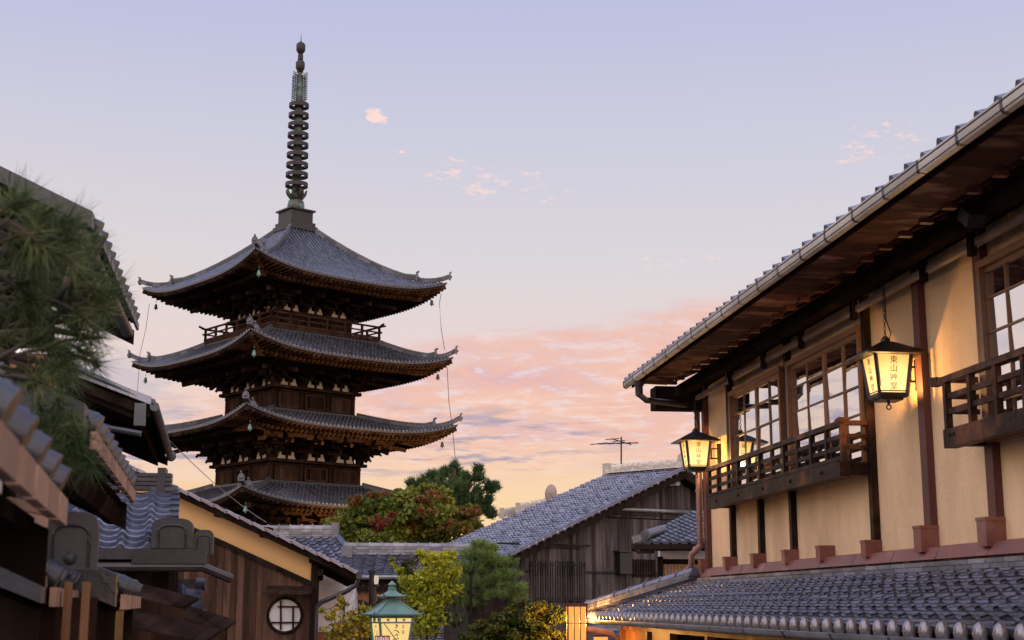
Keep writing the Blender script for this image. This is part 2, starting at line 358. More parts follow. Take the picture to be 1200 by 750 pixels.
# ---------------------------------------------------------------- pantile roof patch
TS = [0, .06, .12, .18, .24, .30, .36, .55, .76]
def tprof(t): return math.sin(math.pi*t/.36)*1.0 if t < .36 else -.42*math.sin(math.pi*(t-.36)/.64)
def tile_roof(name, e0, e1, t0, t1, pitch=.27, course=.22, amp=.035, step=.028, mat=None, parent=None, label=None, n_up=None, phase=0.0, jit=.004):
    """wavy clay pantiles between an eave e0-e1 and a top line t0-t1"""
    e0, e1, t0, t1 = map(Vector, (e0, e1, t0, t1))
    nrm = (e1-e0).cross(t0-e0).normalized()
    if nrm.z < 0: nrm = -nrm
    sl = max((t0-e0).length, (t1-e1).length); nc = max(1, round(sl/course)); L = (e1-e0).length; nk = max(1, round(L/pitch))
    us = []; hs = []
    for k in range(nk):
        for t in TS: us.append((k+t)/nk); hs.append(tprof(t))
    us.append(1.0); hs.append(0.0)
    us = np.array(us); hs = np.array(hs)*amp
    E = np.outer(1-us, e0)+np.outer(us, e1); T = np.outer(1-us, t0)+np.outer(us, t1); N = np.array(nrm)
    rows = []; n = len(us)
    jt = rng.normal(0, jit, (nc, nk+1)); kk = np.minimum((np.arange(n)//len(TS)), nk)
    for j in range(nc):
        for v, st in ((j/nc, step), ((j+1)/nc, 0.0)):
            rows.append(E*(1-v)+T*v+np.outer(hs*1.0+st+(jt[j][kk] if st else 0), N))
    vs = np.concatenate(rows); mb = MB(); mb.v = [tuple(x) for x in vs.tolist()]
    ra = .35+.55*rng.random((nc, nk+1))
    for i in range(2*nc-1):
        j = i//2
        for k in range(n-1):
            mb.f.append((i*n+k, i*n+k+1, (i+1)*n+k+1, (i+1)*n+k)); mb.r.append(float(ra[j][kk[k]]) if i % 2 == 0 else 0.0)  # step faces toned darkest, painting a shade line under each course
    # front lip
    b = len(mb.v); low = E+np.outer(hs*1.0-.035, N); mb.v += [tuple(x) for x in low.tolist()]
    for k in range(n-1): mb.f.append((b+k, b+k+1, k+1, k)); mb.r.append(.4)
    return mb.build(name, mat or M['tile'], parent, smooth='auto', label=label)
def ridge_stack(mb, p0, p1, layers=3, wd=.26, lh=.05, cap=.075, seg=.3, up=Vector((0, 0, 1))):
    """stacked flat ridge tiles with a row of round cap tiles on top"""
    p0, p1 = Vector(p0), Vector(p1); L = (p1-p0).length; n = max(1, round(L/seg)); t = (p1-p0).normalized()
    for l in range(layers):
        wl = wd*(1-.1*l); o = up*(lh*(l+.5))
        for k in range(n):
            a = lerp(p0, p1, (k+.01)/n)+o; b = lerp(p0, p1, (k+.99)/n)+o
            mb.beam(a, b, wl+random.uniform(-.004, .004), lh*.86, up, r=random.random())
    o = up*(lh*layers+cap*.25)
    for k in range(n):
        a = lerp(p0, p1, k/n)+o; b = lerp(p0, p1, (k+1)/n)+o; rr = random.random()
        mb.tube([a, b], [cap, cap*.94], 10, r=rr); mb.tube([a, a+t*.035], cap*1.22, 10, r=rr)
def planks(mb, p0, p1, z0f, z1f, wdt=.16, th=.03, n_out=None, gap=.006):
    """vertical boards from p0 to p1; z0f/z1f give bottom and top as functions of 0..1"""
    p0, p1 = Vector(p0), Vector(p1); L = (p1-p0).length; n = max(1, round(L/wdt)); t = (p1-p0).normalized()
    nn = Vector(n_out) if n_out is not None else Vector((t.y, -t.x, 0))
    for k in range(n):
        a, b = (k+gap/wdt)/n, (k+1-gap/wdt)/n; rr = random.random(); o = nn*random.uniform(0, .006)
        A, B = lerp(p0, p1, a), lerp(p0, p1, b)
        pts = [Vector((A.x, A.y, z0f(a))), Vector((B.x, B.y, z0f(b))), Vector((B.x, B.y, z1f(b))), Vector((A.x, A.y, z1f(a)))]
        mb.slab([p+o for p in pts], nn*th, r=rr)
# ================================================================ the ground and street
gv = []; ys = [-30, -10, 4, 8, 12, 17, 22, 30, 40, 55, 75, 110, 200, 700]
mb = MB(); xs = [-400, -60, -12, 14, 60, 400]
for y in ys:
    for x in xs: mb.v.append((x, y, ground_z(y)-.004))
for i in range(len(ys)-1):
    for k in range(len(xs)-1): a = i*len(xs)+k; mb.f.append((a, a+1, a+len(xs)+1, a+len(xs))); mb.r.append(.5)
o = mb.build('ground', M['earth'], kind='structure')
mb = MB(); n = 60
for i in range(n+1):
    y = -25+i*2.0; c = -.14*y if y < 60 else -.14*60; mb.v += [(c-1.3+(.4 if y > 20 else 0), y, ground_z(y)), (c+3.3, y, ground_z(y))]
for i in range(n): mb.f.append((2*i, 2*i+1, 2*i+3, 2*i+2)); mb.r.append(random.random())
mb.build('paved_street', M['stone'], kind='structure')

# ================================================================ pagoda
PY = 100.0; PB = -5.0; ROT = R(41)
pc = at(345, 300, PY)
pag = thing('pagoda', 'five storey dark wooden pagoda with grey tiled roofs and tall ringed spire', 'pagoda', (pc.x, PY, PB), ROT)
def L(x, y, z): return Vector((x, y, z-PB))        # local point from eye-level height
def faces4():
    for k in range(4):
        a = k*math.pi/2; yield k, Vector((math.cos(a), math.sin(a), 0)), Vector((-math.sin(a), math.cos(a), 0))
# roofs listed from the top: eave half side, corner tip height, inner half side, top height
ROOFS = [(7.85, 22.55, .95, 26.5, 1.0), (8.2, 17.15, 4.35, 18.15, .95), (8.45, 12.35, 3.4, 12.85, .95), (8.72, 7.2, 3.75, 7.95, .95), (8.95, 2.1, 4.1, 2.95, .95)]
BOD = [(2.95, 18.6, 19.75), (3.2, 12.75, 14.5), (3.55, 7.85, 9.45), (3.9, 2.85, 4.5), (4.2, PB, -.6)]
def roofz(a, tip, b, top, lift, nd, v):
    q = (a-nd)/(a-b); mid = tip-lift
    z = mid+(top-mid)*(.62*q+.38*q*q) if b < 2 else mid+(top-mid)*(.85*q+.15*q*q)
    return z+lift*(abs(v)/a)**3.2*(1-q)**1.5
for ri, (a, tip, b, top, lift) in enumerate(ROOFS):
    rf = MB(); P = .31; nk = int(a/P); NR = 12
    for k4, nv, tv in faces4():
        # pan surface
        cols = np.linspace(-a, a, 33)
        vs = []; NS = 10
        for v in cols:
            n0 = max(abs(v), b)
            for i in range(NS):
                nd = a+(n0-a)*i/(NS-1); vs.append(L(*(nv*nd+tv*v).to_2d(), roofz(a, tip, b, top, lift, nd, v)))
        rf.add(vs, [(c*NS+i, (c+1)*NS+i, (c+1)*NS+i+1, c*NS+i+1) for c in range(32) for i in range(NS-1)], .02)  # pans toned far darker than covers, painting shade between the rows
        # half-round cover tiles in courses
        for kk in range(-nk, nk+1):
            v = kk*P; n0 = max(abs(v)+.05, b); ln = a-n0
            if ln < .15: continue
            ns = max(1, int(ln/.42)); vs = []
            for i in range(ns):
                rr = random.uniform(.45, .95)
                for (nd, rad) in ((a-ln*i/ns+.05*(i == 0), .098), (a-ln*(i+1)/ns, .082)):
                    z = roofz(a, tip, b, top, lift, min(nd, a), v)
                    for an in (-90, -45, 0, 45, 90):
                        q = R(an); p = nv*nd+tv*(v+rad*math.sin(q)); vs.append(L(p.x, p.y, z+.015+rad*1.05*math.cos(q)))
                o = len(rf.v); rf.v += [tuple(x) for x in vs]; vs = []
                for m_ in range(4): rf.f.append((o+m_, o+m_+1, o+5+m_+1, o+5+m_)); rf.r.append(rr)
                rf.f.append((o+4, o+3, o+2, o+1, o)); rf.r.append(.9 if i == 0 else rr)
        # eave edge band under the tiles
        vs = []
        for v in np.linspace(-a, a, 33):
            z = roofz(a, tip, b, top, lift, a, v); p = nv*(a+.03)+tv*v; p2 = nv*(a-.10)+tv*v*(a-.1)/a
            vs += [L(p.x, p.y, z+.02), L(p.x, p.y, z-.10), L(p2.x, p2.y, z-.12)]
        rf.add(vs, [(3*i+j, 3*i+j+1, 3*i+4+j, 3*i+3+j) for i in range(32) for j in (0, 1)], .3)
    ro = rf.build('tiled_roof', M['tile_pagoda'], pag, smooth='auto', raw=True)
    # hip ridges with ogre tiles
    for k in range(4):
        hr = MB(); orn = MB()
        dv = Vector((math.cos(k*math.pi/2+math.pi/4), math.sin(k*math.pi/2+math.pi/4), 0)); rt2 = math.sqrt(2)
        def hp_(nd, up): p = dv*nd*rt2; return L(p.x, p.y, roofz(a, tip, b, top, lift, nd, nd)+up)
        split = a-(a-b)*.24 if b > 2 else a*.80
        pts = [hp_(b+(split-b)*i/9, .10+(.12 if i == 9 else 0)) for i in range(10)]
        for i in range(9): hr.beam(pts[i], pts[i+1], .26, .27, r=random.random())
        hr.tube([p+Vector((0, 0, .17)) for p in pts], .11, 8, r=.6)
        pts2 = [hp_(split+(a+.12-split)*i/5, .10+.26*(i/5)**2.2) for i in range(6)]
        for i in range(5): hr.beam(pts2[i], pts2[i+1], .24, .2, r=random.random())
        hr.tube([p+Vector((0, 0, .13)) for p in pts2], .09, 8, r=.5)
        for q, s_ in ((pts[-1], 1.0), (pts2[-1], .75)):
            sd = Vector((-dv.y, dv.x, 0))
            orn.slab([q+sd*x*s_+Vector((0, 0, z*s_)) for x, z in ((-.26, -.25), (.26, -.25), (.3, .05), (.17, .32), (.09, .36), (.05, .46), (-.05, .46), (-.09, .36), (-.17, .32), (-.3, .05))], dv*.14*s_, .7)
            orn.tube([q+Vector((0, 0, .38*s_)), q+dv*.14*s_+Vector((0, 0, .46*s_)), q+dv*.24*s_+Vector((0, 0, .52*s_))], [.085*s_, .08*s_, .06*s_], 6, r=.9)
            orn.ball(q+dv*.16*s_+Vector((0, 0, .02)), .14*s_, r=.8)
            orn.build('ogre_tile', M['ridge_dark'], ro, smooth='auto', raw=True); orn = MB()
        hr.build('hip_ridge', M['ridge_dark'], ro, smooth='auto', raw=True)
    if b > 2:     # coping where the roof meets the wall above
        cp_ = MB()
        for k4, nv, tv in faces4(): cp_.beam(L(*(nv*(b+.05)-tv*(b+.05)).to_2d(), top+.06), L(*(nv*(b+.05)+tv*(b+.05)).to_2d(), top+.06), .2, .2)
        cp_.build('roof_coping', M['tile_pagoda'], ro, raw=True)
    # soffit and two tiers of rafters
    bh, bz0, bz1 = BOD[ri]
    ina = bh+.25; so_ = MB(); ra_ = MB(); zi = tip-lift-.35
    def under(nd, v, off):
        q = (a-nd)/(a-ina); z = tip-lift-off+.55*q
        return z+lift*(abs(v)/a)**3.2*(1-q)**1.5*(abs(nd)/a)
    for k4, nv, tv in faces4():
        vs = []; nc_ = 25; NS = 7
        for v in np.linspace(-1, 1, nc_):
            for i in range(NS):
                nd = a-.08+(ina-a+.08)*i/(NS-1); vv = v*nd; vs.append(L(*(nv*nd+tv*vv).to_2d(), under(nd, vv, .16)))
        so_.add(vs, [(c*NS+i, c*NS+i+1, (c+1)*NS+i+1, (c+1)*NS+i) for c in range(nc_-1) for i in range(NS-1)], .3)
        # edge boards
        for off, inn, hh in ((.19, .10, .14), (.50, 1.35, .16)):
            aa = a-inn; pts = [L(*(nv*aa+tv*v).to_2d(), under(aa, v, off)) for v in np.linspace(-aa, aa, 21)]
            for i in range(20): so_.beam(pts[i], pts[i+1], .13, hh, r=.8)
        nr = int(2*a/.36)
        for kk in range(nr+1):
            v = -a+.12+kk*(2*a-.24)/nr
            n0 = max(abs(v)+.02, a-1.5)
            if a-.05-n0 > .1:
                ra_.beam(L(*(nv*(a+.02)+tv*v).to_2d(), under(a, v, .31)), L(*(nv*n0+tv*v).to_2d(), under(n0, v, .31)), .13, .15, r=random.random())
            n0 = max(abs(v)+.02, ina); n1_ = a-1.3
            if abs(v) < n1_-.1:
                ra_.beam(L(*(nv*(n1_+.08)+tv*v).to_2d(), under(n1_, v, .60)), L(*(nv*n0+tv*v).to_2d(), under(n0, v, .48)), .14, .17, r=random.random())
    for k in range(4):
        dv = Vector((math.cos(k*math.pi/2+math.pi/4), math.sin(k*math.pi/2+math.pi/4), 0))*math.sqrt(2)
        ra_.beam(L(*(dv*(a-.05)).to_2d(), tip-.32), L(*(dv*(a-1.6)).to_2d(), under(a-1.6, a-1.6, .35)), .26, .28, r=.9)
        ra_.beam(L(*(dv*(a-1.25)).to_2d(), under(a-1.25, a-1.25, .62)), L(*(dv*ina).to_2d(), under(ina, ina, .55)), .28, .3, r=.9)
    so_.build('eave_soffit', M['pwood'], ro, raw=True); ra_.build('rafter_row', M['pwood'], ro, raw=True)
    # wind bells under the four corners
    for k in range(4):
        dv = Vector((math.cos(k*math.pi/2+math.pi/4), math.sin(k*math.pi/2+math.pi/4), 0))*math.sqrt(2)*(a-.75)
        bl = MB(); zt = under(a-.75, a-.75, .62)
        bl.tube([L(dv.x, dv.y, zt), L(dv.x, dv.y, zt-.12)], .02, 6); q_ = L(dv.x, dv.y, zt-.12)
        bl.lathe(q_-Vector((0, 0, .42)), [(.15, -.04), (.135, 0), (.11, .11), (.095, .22), (.06, .29), (.02, .33)], 12)
        bl.tube([q_-Vector((0, 0, .46)), q_-Vector((0, 0, .56))], [.03, .05], 6)
        bl.build('wind_bell', M['verdi'] if k in (2,) else M['bronze'], pag, smooth='auto', raw=True)
    # storey walls
    wb = MB(); pn = MB(); infills = []; lats = []; h = bz1-bz0
    wb.box(L(0, 0, (bz0+bz1)/2), (2*bh-.16, 2*bh-.16, h), r=.4)
    for k4, nv, tv in faces4():
        def WP(v, z, out=0.0): p = nv*(bh+out)+tv*v; return L(p.x, p.y, z)
        for v in (-bh, -bh/3, bh/3, bh):
            if v < bh: wb.tube([WP(v, bz0, -.06), WP(v, bz1, -.06)], .19, 8, r=.7)
        wb.beam(WP(-bh-.5, bz1+.02, .12), WP(bh+.5, bz1+.02, .12), .42, .2, r=.9)
        wb.beam(WP(-bh-.1, bz0+h*.16, .02), WP(bh+.1, bz0+h*.16, .02), .2, .16, r=.6)
        wb.beam(WP(-bh-.1, bz1-.25, .03), WP(bh+.1, bz1-.25, .03), .2, .18, r=.3)
        for c in (-2*bh/3, 0, 2*bh/3):
            hw = bh/3-.32; z0, z1 = bz0+h*.24, bz1-.38
            for (x0, x1) in ((c-hw, c+hw),):
                pn.beam(WP(x0, z0, .05), WP(x1, z0, .05), .1, .09, r=.9); pn.beam(WP(x0, z1, .05), WP(x1, z1, .05), .1, .09, r=.9)
                for x in (x0, x1): pn.beam(WP(x, z0, .05), WP(x, z1, .05), .1, .09, up=tuple(nv), r=.9)
            if c == 0:
                lat = MB(); lats.append(lat)
                for q in range(-3, 4): lat.beam(WP(c+q*hw*.13, z0+.08, .05), WP(c+q*hw*.13, z1-.08, .05), .06, .05, up=tuple(nv), r=.2)
                lat.beam(WP(c-hw*.55, (z0+z1)/2, .02), WP(c+hw*.55, (z0+z1)/2, .02), .03, z1-z0-.1, r=0)
            else:
                for q in range(5): pn.beam(WP(c-hw*.8+q*hw*.4, z0+.04, .0), WP(c-hw*.8+q*hw*.4, z1-.04, .0), hw*.37, .05, up=tuple(nv), r=random.random())
        # cream plaster between the struts under the brackets
        ph = .52
        for j in range(3):
            c = -2*bh/3+j*2*bh/3
            x = c; pl_ = MB(); q_ = bh*.135; zz = bz1+.12
            pl_.slab([WP(x+a_, zz+b_*ph, -.05) for a_, b_ in ((-q_-.26, 0), (q_+.26, 0), (q_+.13, .55), (q_+.1, 1), (q_-.08, 1), (q_-.1, .5), (-q_+.1, .5), (-q_+.08, 1), (-q_-.1, 1), (-q_-.13, .55))], tuple(nv*.06)); infills.append(pl_)
            wb.beam(WP(c, bz1+.1, .0), WP(c, bz1+.7, .0), .16, .2, up=tuple(nv), r=.6); wb.beam(WP(c-.3, bz1+.68, .02), WP(c+.3, bz1+.68, .02), .22, .13, r=.8)
        core = WP(0, 0)
    wb.box(L(0, 0, bz1+(tip-lift-bz1)/2), (2*bh-.5, 2*bh-.5, tip-lift-bz1+.3), r=0)
    wo = wb.build('storey_wall', M['pwood'], pag, smooth='auto', raw=True)
    pn.build('door_panel', M['pwood2'], wo, raw=True); [q_.build('lattice_window', M['pwood2'], wo, raw=True) for q_ in lats]; [q_.build('plaster_infill', M['cream'], wo, raw=True) for q_ in infills]
    # bracket clusters: three stepping arms and a tail rafter each
    zb = bz1+.12; zt = tip-lift-.25
    def bracket(nv, tv, v, diag=False):
        b_ = MB(); k_ = 1.3 if diag else 1.0; hstep = (zt-zb-.15)/3.6
        def BP(out, z, s=0.0): p = nv*(bh*(math.sqrt(2) if diag else 1)+out*k_)+tv*(v+s); return L(p.x, p.y, z)
        b_.beam(BP(-.05, zb+.14), BP(.25, zb+.14), .42, .28, r=.4)
        for t in range(3):
            z = zb+.34+t*hstep; ex = .45+t*.55
            b_.beam(BP(-.2, z), BP(ex+.18, z), .19, .2, r=random.random())
            for o_, s_ in ((ex, .62), (ex-.5, .55+.12*t)):
                if not diag or t == 2: b_.beam(BP(o_, z+.2, -s_), BP(o_, z+.2, s_), .17, .18, r=random.random())
                for q in (-1, 0, 1): b_.beam(BP(o_-.12, z+.36, q*(s_-.1)), BP(o_+.12, z+.36, q*(s_-.1)), .24, .14, r=random.random())
            b_.beam(BP(ex+.13, z-.12), BP(ex+.2, z-.02), .18, .2, r=.9)
        b_.beam(BP(.2, zt+.05), BP(2.55, zt-.62), .22, .26, r=.9)
        return b_
    for k4, nv, tv in faces4():
        for v in (-bh+.05, -bh/3, bh/3, bh-.05): bracket(nv, tv, v).build('bracket_cluster', M['pwood'], pag, raw=True)
        dv = (nv+tv).normalized(); bracket(dv, Vector((-dv.y, dv.x, 0)), 0, True).build('bracket_cluster', M['pwood'], pag, raw=True)
    pu = MB()
    for k4, nv, tv in faces4():
        for off, zz in ((1.72, zt-.12), (.75, zt-.1)):
            e = bh+off; pu.beam(L(*(nv*e-tv*e).to_2d(), zz), L(*(nv*e+tv*e).to_2d(), zz), .2, .22, r=.5)
    pu.build('eave_purlin', M['pwood'], pag, raw=True)
# top balcony railing
rl = MB(); ra = 4.45; rz0 = 18.35
for k4, nv, tv in faces4():
    def RP(v, z, out=0.0): p = nv*(ra+out)+tv*v; return L(p.x, p.y, z)
    rl.beam(RP(-ra, rz0, -.25), RP(ra, rz0, -.25), .7, .22, r=.4)
    rl.beam(RP(-ra-.1, rz0+.22), RP(ra+.1, rz0+.22), .12, .14, r=.8)
    rl.beam(RP(-ra-.25, rz0+.62), RP(ra+.25, rz0+.62), .1, .09, r=.8)
    for sg in (-1, 1):
        rl.beam(RP(sg*(ra), rz0+1.0), RP(sg*(ra+.55), rz0+1.16), .12, .12, r=.9)
    rl.beam(RP(-ra, rz0+1.0), RP(ra, rz0+1.0), .12, .12, r=.8)
    for i in range(7):
        v = -ra+i*ra/3; rl.beam(RP(v, rz0+.1), RP(v, rz0+.98), .14, .14, up=tuple(nv), r=.7)
rl.build('balcony_railing', M['pwood2'], pag, raw=True)
# spire
def zc(py): return zat(py, PY)
spo = MB()
spo.box(L(0, 0, zc(270)), (2.35, 2.35, .34)); spo.box(L(0, 0, zc(265)), (2.1, 2.1, .3)); spo.box(L(0, 0, (zc(264)+zc(250))/2), (1.8, 1.8, zc(250)-zc(264))); spo.box(L(0, 0, zc(248.5)), (2.1, 2.1, .12))
spire = spo.build('spire', M['iron'], pag, raw=True, label='bronze spire with nine rings on a square base')
b_ = MB(); b_.lathe(L(0, 0, zc(248)), [(.62, 0), (.62, .45), (.56, .75), (.4, .9), (.52, 1.0), (.52, 1.1), (.3, 1.12)], 20); b_.build('base_bowl', M['bronze'], spire, smooth='auto', raw=True)
b_ = MB()
for k in range(8):
    a_ = k*math.pi/4; dv = Vector((math.cos(a_), math.sin(a_), 0)); sd = Vector((-dv.y, dv.x, 0)); c0 = L(0, 0, zc(234))
    b_.slab([c0+dv*.4-sd*.16, c0+dv*.4+sd*.16, c0+dv*.64+sd*.22+Vector((0, 0, .35)), c0+dv*.74+sd*.12+Vector((0, 0, .66)), c0+dv*.74-sd*.12+Vector((0, 0, .66)), c0+dv*.64-sd*.22+Vector((0, 0, .35))], dv*.05)
b_.build('lotus_petals', M['bronze'], spire, raw=True)
b_ = MB(); b_.tube([L(0, 0, zc(236)), L(0, 0, zc(120)), L(0, 0, zc(84)), L(0, 0, zc(60))], [.30, .24, .16, .1], 12); b_.build('mast', M['bronze'], spire, smooth=True, raw=True)
for i in range(9):
    py = 217-i*11.62; rr = .83-.012*i; z = zc(py); b_ = MB()
    n = 28; vs = []
    for k in range(n):
        a_ = 2*math.pi*k/n
        for (r_, dz) in ((rr, -.14), (rr, .14), (rr-.14, .12), (rr-.14, -.12)): vs.append(L(r_*math.cos(a_), r_*math.sin(a_), z+dz))
    b_.add(vs, [(4*k+j, 4*((k+1) % n)+j, 4*((k+1) % n)+(j+1) % 4, 4*k+(j+1) % 4) for k in range(n) for j in range(4)])
    for k in range(4):
        a_ = k*math.pi/2+.4; b_.beam(L(.15*math.cos(a_), .15*math.sin(a_), z), L((rr-.05)*math.cos(a_), (rr-.05)*math.sin(a_), z), .05, .1)
    b_.lathe(L(0, 0, z-.13), [(.3, 0), (.34, .13), (.3, .26)], 12)
    b_.build('spire_ring', M['iron'], spire, smooth='auto', raw=True)
for k in range(4):
    a_ = k*math.pi/2+.3; dv = Vector((math.cos(a_), math.sin(a_), 0)); b_ = MB(); z0, z1 = zc(119), zc(88)
    for j in range(13):
        z = z0+(z1-z0)*j/12; ww = .74-.10*abs(j/12-.4)
        for q in range(4):
            r0 = .3+q*.12; b_.tube([L(dv.x*r0, dv.y*r0, z-.02), L(dv.x*(r0+.06), dv.y*(r0+.06), z+.1), L(dv.x*(r0+.1), dv.y*(r0+.1), z-.01)], .018, 4)
    for q in (.3, .5, .7): b_.tube([L(dv.x*q, dv.y*q, z0), L(dv.x*q*.96, dv.y*q*.96, z1)], .02, 4)
    for z in (z0+.05, (z0+z1)/2, z1-.1): b_.tube([L(0, 0, z), L(dv.x*.7, dv.y*.7, z)], .025, 4)
    b_.build('flame_ornament', M['iron'], spire, raw=True)
def ballprof(r, h): return [(r*.45, -h*.55), (r*.7, -h*.45), (r, -h*.25), (r, h*.25), (r*.8, h*.4), (r*.4, h*.5)]
b_ = MB(); b_.lathe(L(0, 0, zc(77)), ballprof(.34, .85), 16); b_.lathe(L(0, 0, zc(85)), [(.2, 0), (.25, .05), (.2, .1)], 12); b_.lathe(L(0, 0, zc(56)), ballprof(.34, .85), 16)
b_.tube([L(0, 0, zc(64)), L(0, 0, zc(70))], .2, 10); b_.lathe(L(0, 0, zc(53)), [(.2, 0), (.1, .2), (.03, .38), (.012, .9)], 10)
b_.build('jewel_finial', M['iron'], spire, smooth='auto', raw=True)
# lightning cable hanging from the right hand eaves, thin wires
root = pag; inv = Matrix.Rotation(-ROT, 3, 'Z')
def PW(px, py, y): return inv @ (at(px, py, y)-pag.location)
b_ = MB(); b_.tube([PW(517, 344, 102), PW(515, 355, 102), PW(517, 385, 102), PW(521, 410, 102)], .022, 5); b_.build('lightning_cable', M['iron'], pag, raw=True); b_ = MB(); b_.tube([PW(524, 430, 102), PW(526, 470, 102), PW(530, 500, 102), PW(536, 565, 102)], .022, 5)
b_.build('lightning_cable', M['iron'], pag, raw=True); b_ = MB(); b_.tube([PW(175, 356, 98), PW(171, 385, 98), PW(164, 415, 98), PW(161, 460, 98)], .018, 5)
b_.build('lightning_cable', M['iron'], pag, raw=True)
# two small floodlamps that wash the right hand eaves warm at dusk
for kx, (px, py_, y) in enumerate(((470, 690, 84),)):
    pl = bpy.data.lights.new('flood_beam', 'SPOT'); po = bpy.data.objects.new('flood_beam', pl); sc.collection.objects.link(po)
    po.location = Vector((13.0, 88.0, -3.8))+Vector((pc.x, 0, 0)); pl.energy = 42000; pl.color = (1, .55, .2); pl.spot_size = R(58); pl.spot_blend = .7; pl.shadow_soft_size = .3
    tgt = Vector((pc.x+4.5, 97, 13)); po.rotation_euler = (po.location-tgt).to_track_quat('Z', 'Y').to_euler()
# ================================================================ right hand house
AR = R(7.27); UR = Vector((-math.sin(AR), math.cos(AR), 0)); NR_ = Vector((math.cos(AR), math.sin(AR), 0))   # along, and away from the street
def H(s, d, z): return UR*s+NR_*d+Vector((0, 0, z))
def hp(px, py, d):
    p = onplane(px, py, NR_*d, NR_); return p.dot(UR), p.z
DW = 5.0
S1 = hp(832, 660, DW)[0]; S0 = -1.0
GZ = -2.75
rh = thing('timber_townhouse', 'two storey beige plaster townhouse with balconies, tiled eaves and red brown posts', 'house', H(S1, DW, ground_z(S1)))
zf = hp(832, 668, DW)[1]; ztop = 3.25
def ssx(px, py=500, d=DW): return hp(px, py, d)[0]
mb = MB(); mb.hexa(H((S0+S1)/2, DW+1.5, (zf+ztop)/2-.2), UR*(S1-S0)/2, NR_*1.5, (0, 0, (ztop-zf)/2+.2)); mb.build('upper_wall', M['plaster'], rh)
# posts with copper caps at their feet
posts = [(833.5, 'red', 1), (862.5, 'dark', 1), (896, 'dark', 1), (934, 'dark', 1), (976, None, 1), (1031, 'dark', 1), (1097, 'red', 1), (1175, 'red', 1), (1262, 'red', 1), (1390, 'red', 1)]
for px, c, cap in posts:
    s = ssx(px, 640); wd = .13 if c == 'red' else .085
    if px < 840: s = S1-.065
    if c:
        top = ztop if px < 890 or px > 1000 else (zf+.95 if px != 934 else ztop)
        mb = MB(); mb.hexa(H(s, DW-.02, (zf+top)/2), UR*wd/2, NR_*.045, (0, 0, (top-zf)/2)); p = mb.build('post', M['red' if c == 'red' else 'rwood'], rh)
    hh = .20 if px > 1050 else .135; pw = .15 if px > 1050 else .115
    mb = MB(); mb.hexa(H(s, DW-.075, zf+hh/2-.02), UR*pw/2, NR_*.085, (0, 0, hh/2)); mb.hexa(H(s, DW-.075, zf+hh-.015), UR*(pw/2+.006), NR_*.091, (0, 0, .012)); mb.build('post_foot_cap', M['copper'], rh)
# copper flashing and stacked ridge tiles at the head of the lower roof
mb = MB(); n = int((S1-S0)/.9)
for k in range(n):
    a, b = S0+(S1-S0)*k/n, S0+(S1-S0)*(k+.985)/n
    mb.slab([H(a, DW-.005, zf+.03), H(b, DW-.005, zf+.03), H(b, DW-.10, zf+.012), H(a, DW-.10, zf+.012)], (0, 0, -.02), random.random())
    mb.slab([H(a, DW-.10, zf+.012), H(b, DW-.10, zf+.012), H(b, DW-.15, zf-.085), H(a, DW-.15, zf-.085)], tuple(NR_*.02), random.random())
mb.build('copper_flashing', M['copper'], rh)
EAVE_D, EAVE_Z = 3.9, hp(1000, 734, 3.9)[1]
SE = hp(692, 722, EAVE_D)[0]
TOPD, TOPZ = DW-.17, zf-.17
mb = MB(); n = int((S1-S0)/.30)
for l, (dd, zz) in enumerate(((.0, -.125), (-.03, -.165), (-.06, -.205))):
    for k in range(n): mb.beam(H(S0+(S1-S0)*(k+.02+.5*(l % 2))/n, DW-.14+dd*1.2, zf+zz), H(S0+(S1-S0)*(k+.98+.5*(l % 2))/n, DW-.14+dd*1.2, zf+zz), .09, .034, r=random.random())
mb.build('ridge_tile_course', M['noshi'], rh)
lower = tile_roof('lower_roof', H(SE, EAVE_D, EAVE_Z), H(S0, EAVE_D, EAVE_Z), H(S1-.1, TOPD-.06, TOPZ-.03), H(S0, TOPD-.06, TOPZ-.03), .265, .19, .017, .024, M['tile_low'], rh, jit=.003)
# rounded end tile at every roll of the eave, each a piece of its own sharing one mesh
nk = round((SE-S0)/.265); eb = None
for k in range(nk):
    u = (k+.19)/nk
    e = lerp(H(SE, EAVE_D, EAVE_Z), H(S0, EAVE_D, EAVE_Z), u); t = lerp(H(S1-.1, TOPD-.06, TOPZ-.03), H(S0, TOPD-.06, TOPZ-.03), u); dn = (e-t).normalized(); nn = dn.cross(UR).normalized(); nn = nn if nn.z > 0 else -nn
    pos = e-NR_*.035+Vector((0, 0, -.012))
    if hp(1215, 700, EAVE_D)[0] > pos.dot(UR): continue
    if eb is None:
        mb = MB(); mb.ball((0, 0, 0), .047, .046, .074, 14, 10, r=.4); eb = mb.build('eave_end_tile', M['eave_ball'], None, smooth='auto'); eb.parent = lower; eo = eb
    else: eo = eb.copy(); sc.collection.objects.link(eo)
    eo.location = pos-wloc(lower)
mb = MB()  # light-toned chevrons paint the highlight at each tile's lower edge
for k in range(nk):
    u = (k+.19)/nk; e = lerp(H(SE, EAVE_D, EAVE_Z), H(S0, EAVE_D, EAVE_Z), u); t = lerp(H(S1-.1, TOPD-.06, TOPZ-.03), H(S0, TOPD-.06, TOPZ-.03), u); dn = (e-t).normalized(); nn = dn.cross(UR).normalized(); nn = nn if nn.z > 0 else -nn
    for j in range(1, 7):
        p = lerp(e, t, j/7+.004); mb.add([p+UR*.05+nn*.035, p-UR*.05+nn*.035, p+nn*.050-dn*.01, p+UR*.036+nn*.01+dn*.012, p-UR*.036+nn*.01+dn*.012, p+dn*.014+nn*.022, p-dn*.11+nn*.027], [(0, 5, 2), (5, 1, 2), (0, 3, 5), (5, 4, 1), (0, 2, 6), (2, 1, 6)], r=.9)
